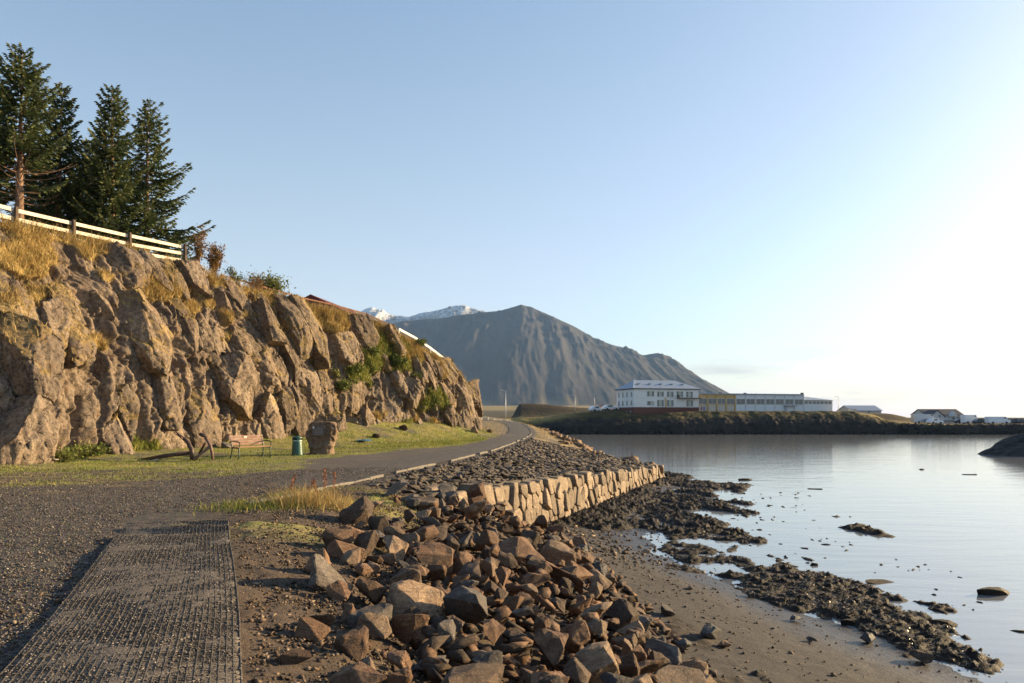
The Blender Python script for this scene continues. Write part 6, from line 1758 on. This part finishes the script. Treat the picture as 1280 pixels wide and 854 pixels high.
Hl = H0 + ux * 18.7 + uy * .8; lo = thing("low_hall", "long low hall with ochre left bays and white right part beside the hotel", "building", Hl)
LL = 43.8; bz0 = 2.2
wallbox(lo, "ochre_wall", z0, 11.4, 13, bz0, 7.4, M["ochre"]); wallbox(lo, "white_wall", z0 + ux * 11.402, 21.4, 13, bz0, 7.4, M["white_wall"])
b = MB(); b.prism([z0 - ux * .25 - uy * .35 + Vector((0, 0, 7.402)), z0 + ux * 32.8 - uy * .35 + Vector((0, 0, 7.402)), z0 + ux * 32.8 + uy * 13.2 + Vector((0, 0, 7.402)), z0 - ux * .25 + uy * 13.2 + Vector((0, 0, 7.402))], (0, 0, .28)); b.build("roof", M["roof_metal"], lo)
# end part with the sloping roof
e_ = z0 + ux * 32.803
wallbox(lo, "end_wall", e_, 9.6, 12, bz0, 6.0, M["white_wall"])
b = MB(); q0 = [e_ - uy * .4 + Vector((0, 0, 6.1)), e_ + ux * 10.1 - uy * .4 + Vector((0, 0, 6.0)), e_ + ux * 10.1 + uy * 12 + Vector((0, 0, 6.0)), e_ + uy * 12 + Vector((0, 0, 6.1)), e_ + uy * 5 + Vector((0, 0, 7.75)), e_ + ux * 5 + uy * 5 + Vector((0, 0, 7.1))]
b.add(q0, [(0, 1, 5, 4), (1, 2, 5), (2, 3, 4, 5), (3, 0, 4), (3, 2, 1, 0)]); b.build("end_roof", M["roof_metal"], lo)
for k in range(4): window(lo, z0, 1.5 + 2.8 * k, 5.55, 2.35, 1.5, ux, -uy, 1)
for k in range(5): MB().box(z0 + ux * (.1 + 2.8 * k) - uy * .09 + Vector((0, 0, 4.8)), (.3, .18, 5.2), (0, 0, TH)).build("pilaster", M["ochre"], lo)
M["mural_grey"] = flat_mat("pale_grey_panel", (.52, .47, .40), .8, 0, .15, 2, .1)
for k in range(4): MB().box(z0 + ux * (1.5 + 2.8 * k) - uy * .03 + Vector((0, 0, 3.65)), (2.2, .06, 1.7), (0, 0, TH)).build("infill_panel", M["mural_grey"], lo)
M["mural_red"] = flat_mat("red_mural_patch", (.35, .07, .06), .8, 0, .1, 2, 0); M["mural_blue"] = flat_mat("blue_mural_patch", (.12, .14, .32), .8, 0, .1, 2, 0)
MB().box(z0 + ux * 1.1 - uy * .07 + Vector((0, 0, 3.6)), (.4, .03, .9), (0, 0, TH)).build("mural", M["mural_red"], lo); MB().box(z0 + ux * 1.9 - uy * .07 + Vector((0, 0, 3.6)), (.45, .03, 1.0), (0, 0, TH)).build("mural", M["mural_blue"], lo)
for k in range(7): window(lo, z0, 13.0 + 3.05 * k, 5.5, 2.6, 1.5, ux, -uy, 1)
for k in range(8): MB().box(z0 + ux * (11.5 + 3.05 * k) - uy * .07 + Vector((0, 0, 4.8)), (.14, .14, 5.2), (0, 0, TH)).build("pilaster", M["frame"], lo)
for k in range(7): window(lo, e_, .9 + 1.3 * k, 5.35, 1.05, .75, ux, -uy, 0)
MB().box(z0 + ux * 27 - uy * .07 + Vector((0, 0, 3.4)), (.9, .1, 1.7), (0, 0, TH)).build("door", M["roof_metal"], lo)
MB().box(z0 + ux * 28.4 - uy * .5 + Vector((0, 0, 4.5)), (4.2, .9, .12), (0, 0, TH)).build("canopy", M["roof_metal"], lo)
for u, v, h in ((9.2, 4, .5), (16.3, 3, .45), (36.2, 5, .7)): MB().box(z0 + ux * u + uy * v + Vector((0, 0, 7.55 + h / 2)), (.6, .6, h), (0, 0, TH)).build("roof_vent", M["dark_trim"], lo)

def gable_house(name, label, loc, L_, D_, h, rh, rz, wallm, roofm, wins=(), over=.3, cat="house", hip=0.0):
    o_ = thing(name, label, cat, loc, rz)
    b = MB(); b.box((0, 0, h / 2 - .5), (L_, D_, h + 1)); b.prism([(-L_ / 2 + .002, -D_ / 2, h - .001), (-L_ / 2 + .002, D_ / 2, h - .001), (-L_ / 2 + .002, 0, h + rh)], (L_ - .004, 0, 0)) if hip == 0 else None
    b.build("wall", wallm, o_)
    t_ = .14; rr_ = []
    for s_ in (-1, 1):
        k = rh / (D_ / 2)
        b = MB(); b.prism([(-L_ / 2 - over + hip * 0, s_ * (D_ / 2 + over), h - over * k + .02), (L_ / 2 + over, s_ * (D_ / 2 + over), h - over * k + .02), (L_ / 2 + over - hip, 0, h + rh + .02), (-L_ / 2 - over + hip, 0, h + rh + .02)], (0, 0, t_)); rr_.append(b.build("roof_slope", roofm, o_))
    if hip:
        for s_ in (-1, 1):
            b = MB(); b.add([(s_ * (L_ / 2 + over), -D_ / 2 - over, h - over * k + .1), (s_ * (L_ / 2 + over), D_ / 2 + over, h - over * k + .1), (s_ * (L_ / 2 + over - hip), 0, h + rh + .1), (s_ * (L_ / 2 - 2), 0, h)], [(0, 1, 2), (1, 0, 3), (2, 1, 3), (0, 2, 3)]); b.build("roof_hip", roofm, o_)
    for (u, side, z, w_, hh) in wins:
        if side in ("f", "b"):
            sg = -1 if side == "f" else 1; window(o_, Vector((0, sg * D_ / 2, 0)), u, z, w_, hh, Vector((1, 0, 0)), Vector((0, sg, 0)), 0)
        else:
            sg = -1 if side == "l" else 1; window(o_, Vector((sg * L_ / 2, 0, 0)), u, z, w_, hh, Vector((0, 1, 0)), Vector((sg, 0, 0)), 0)
    return o_
M["dark_roof"] = flat_mat("dark_slate_roof", (.06, .055, .06), .7, 0, .15, 1.5, .2)
M["grey_wall"] = flat_mat("grey_white_house_wall", (.52, .52, .52), .8, 0, .06, 2, .1)
# house by the breakwater: main body, front gable
px_, d_ = 1171, 228.0; hx = (px_ - 640) / F * d_
hou = gable_house("white_house", "white house with dark roof and two gables behind the breakwater", (hx, d_, -.5), 12.0, 6.6, 2.5, 1.6, .1, M["grey_wall"], M["dark_roof"], [(4.6, "f", 1.5, 1.2, 1.1), (3.0, "f", 1.5, .9, 1.1), (-2, "f", 1.5, 1.0, 1.2)])
b = MB(); b.prism([(-6.0, -3.32, -.2), (-1.6, -3.32, -.2), (-1.6, -3.32, 2.0), (-3.8, -3.32, 3.7), (-6.0, -3.32, 2.0)], (0, -2.2, 0)); gb = b.build("front_gable", M["grey_wall"], hou)
for s_ in (-1, 1):
    b = MB(); b.prism([(-3.8, -5.8, 3.75), (-3.8 + s_ * 2.6, -5.8, 1.75), (-3.8 + s_ * 2.6, -5.8, 1.9), (-3.8, -5.8, 3.92)], (0, 4.6, 0)); b.build("gable_roof", M["dark_roof"], hou)
window(hou, Vector((0, -5.52, 0)), -3.0, 2.1, .7, .9, Vector((1, 0, 0)), Vector((0, -1, 0)), 0)
b = MB(); b.prism([(1.0, -3.32, 2.0), (3.6, -3.32, 2.0), (2.3, -3.32, 3.6)], (0, -1.2, 0)); b.build("dormer", M["grey_wall"], hou)
MB().box((1.6, -3.9, .8), (5.6, .9, .1)).build("porch_roof", M["roof_metal"], hou)
# barn beyond the hall
px_, d_ = 1074, 262.0; gable_house("grey_barn", "low grey roofed barn half hidden by the golden bank", ((px_ - 640) / F * d_, d_, 2.0), 11.5, 8, 1.5, 1.7, .15, M["mural_grey"], M["roof_metal"], [(1, "f", 1.1, 1.0, .8)], cat="barn")
gable_house("cream_shed", "tiny sunlit cream shed in front of the grey barn", ((1065 - 640) / F * 232, 232, 2.2), 1.9, 1.6, 1.5, .25, .1, flat_mat("cream_paint", (.75, .68, .5), .7, 0, .05, 3, 0), M["roof_metal"], [(0.4, "f", .9, .5, .5)], .1, "shed")
gable_house("grey_shed", "low grey roofed shed left of the hotel behind the parked cars", ((758 - 640) / F * 214, 214, 2.0), 5.0, 4, 1.6, .9, .2, M["grey_wall"], M["roof_metal"], [(0, "f", 1, .8, .7)], .2, "shed")

# ------------------------------------------------------------------ far vehicles
M["tyre"] = flat_mat("black_tyre", (.02, .02, .02), .8, 0, .1, 5, 0)
def car(label, loc, rz, colm, cat="car", Lc=4.3, hc=1.45, van=False, group="cars parked across the bay"):
    o_ = thing("parked_" + cat.replace(" ", "_"), label, cat, loc, rz, group); W = 1.75
    if van: prof = [(-Lc / 2, .3), (Lc / 2, .3), (Lc / 2, 1.0), (Lc / 2 - .75, 1.2), (Lc / 2 - 1.3, hc), (-Lc / 2, hc)]
    else: prof = [(-Lc / 2, .3), (Lc / 2, .3), (Lc / 2, .72), (Lc / 2 - .15, .82), (Lc * .18, .92), (Lc * .06, hc), (-Lc * .28, hc), (-Lc * .45, .98), (-Lc / 2, .88)]
    b = MB(); b.prism([(x, -W / 2, z) for x, z in prof], (0, W, 0)); b.build("body", colm, o_, .06)
    for s_ in (-1, 1):
        zz = (hc - .14, hc - .52)
        xs_ = (-Lc * .24, Lc * .04) if not van else (Lc / 2 - 1.9, Lc / 2 - 1.25)
        MB().box(((xs_[0] + xs_[1]) / 2, s_ * (W / 2 + .003), sum(zz) / 2), (xs_[1] - xs_[0], .02, zz[0] - zz[1])).build("window", M["glass"], o_)
        for x in (-Lc * .3, Lc * .31):
            w_ = MB(); w_.tube([(x, s_ * (W / 2 - .16), .32), (x, s_ * (W / 2 + .02), .32)], .32, 14); w_.build("wheel", M["tyre"], o_)
    return o_
M["car_white"] = flat_mat("white_car_paint", (.72, .74, .76), .25, 0, .03, 3, 0, .6); M["car_silver"] = flat_mat("silver_car_paint", (.4, .43, .47), .25, .4, .04, 3, 0, .6); M["car_red"] = flat_mat("red_car_paint", (.4, .05, .03), .3, 0, .05, 3, 0, .6); M["car_dark"] = flat_mat("dark_car_paint", (.04, .05, .07), .25, 0, .05, 3, 0, .6)
def far_z(x, y):
    i = int(np.clip(np.searchsorted(fx, x), 1, len(fx) - 1)); j = int(np.clip(np.searchsorted(fy, y), 1, len(fy) - 1)); return float(FZ[i, j])
def far_car(px, d, rz, lab, mat_, **kw):
    x = (px - 640) / F * d; return car(lab, (x, d, far_z(x, d)), rz, M[mat_], **kw)
far_car(746, 199, .5, "white car at the left end of the car park by the hotel", "car_white")
far_car(755, 202, -.3, "red car in the car park by the hotel", "car_red")
far_car(763, 198.5, .3, "white car nearest the hotel corner", "car_white")
far_car(751, 208, 2.9, "silver car behind the white and red ones by the hotel", "car_silver")
far_car(1155, 206, .05, "pale blue grey motorhome parked before the white house", "car_silver", cat="camper van", Lc=6.5, hc=2.6, van=True)
far_car(1168, 204, .3, "white car right of the motorhome before the white house", "car_white")
far_car(1213, 212, .1, "white box van right of the white house", "car_white", cat="van", Lc=4.8, hc=2.5, van=True)
far_car(1203, 214, .0, "dark car just left of the white box van", "car_dark")
far_car(1227, 208, .0, "dark car on the breakwater between the two vans", "car_dark")
far_car(1234, 214, .1, "second dark car beside it nearer the camper", "car_dark")
far_car(1247, 206, .0, "long low white camper on the breakwater road", "car_white", cat="camper van", Lc=6.2, hc=2.0, van=True)
for k, px in enumerate((1262, 1270, 1278, 1286)): far_car(px, 212 + k % 2, .1, ["leftmost of the four dark cars beyond the low white camper", "second dark car right of the low white camper", "dark car nearest the right edge of the photo", "dark car cut off by the right edge of the photo"][k], "car_dark", group="dark cars in a row at the far right")
# lamp posts, railing of the causeway
M["lamp_metal"] = flat_mat("galvanised_metal", (.38, .39, .40), .5, .5, .08, 4, 0)
def lamp(px, d, ytop, lab):
    x = (px - 640) / F * d; zb = far_z(x, d) if d > 186 else gh1(x, d); zt = EYE - (ytop - HZ) * d / F
    o_ = thing("street_lamp", lab, "street lamp", (x, d, zb - .1), 0, "street lamps along the far road"); h = zt - zb + .1
    b = MB(); b.tube([(0, 0, 0), (0, 0, h * .5), (0, 0, h)], [.10, .08, .055], 10); b.build("pole", M["lamp_metal"], o_, smooth=True)
    MB().bar((0, 0, h - .05), (-.55, 0, h + .02), .06, .06).build("arm", M["lamp_metal"], o_); MB().box((-.75, 0, h + .02), (.5, .22, .12)).build("lamp_head", M["frame"], o_, .03)
lamp(632, 150, 488, "street lamp beside the far bend of the road, left of the dark mound")
lamp(719, 196, 494, "street lamp in front of the dark mound"); lamp(743, 198, 492, "street lamp by the parked cars left of the hotel"); lamp(1048, 214, 496, "thin post at the right end of the low hall")
pr_ = [(-14.0, 132, .55), (-7, 140, .55), (-1, 147, .5), (3, 153, .5)]
pr_ = [Vector((x, y, gh1(x, y))) for x, y, _ in pr_]
gr_ = railing("guard_rail", "dark guard rail on white posts along the far causeway", pr_, .75, 1, 1.9, M["dark_trim"], .16, M["frame"], .16)

# ------------------------------------------------------------------ haze over the bay
M_h = bpy.data.materials.new("thin_haze"); M_h.use_nodes = True; t = M_h.node_tree; t.nodes.clear()
ho = t.nodes.new("ShaderNodeOutputMaterial"); pv = t.nodes.new("ShaderNodeVolumePrincipled")
pv.inputs["Color"].default_value = (.34, .58, 1.0, 1); pv.inputs["Density"].default_value = 0.000055; pv.inputs["Anisotropy"].default_value = .1
t.links.new(pv.outputs[0], ho.inputs["Volume"])
hz_o = MB().box((500, 3300, 402), (9400, 7600, 816)).build("haze", M_h)
tag(hz_o, kind="stuff")
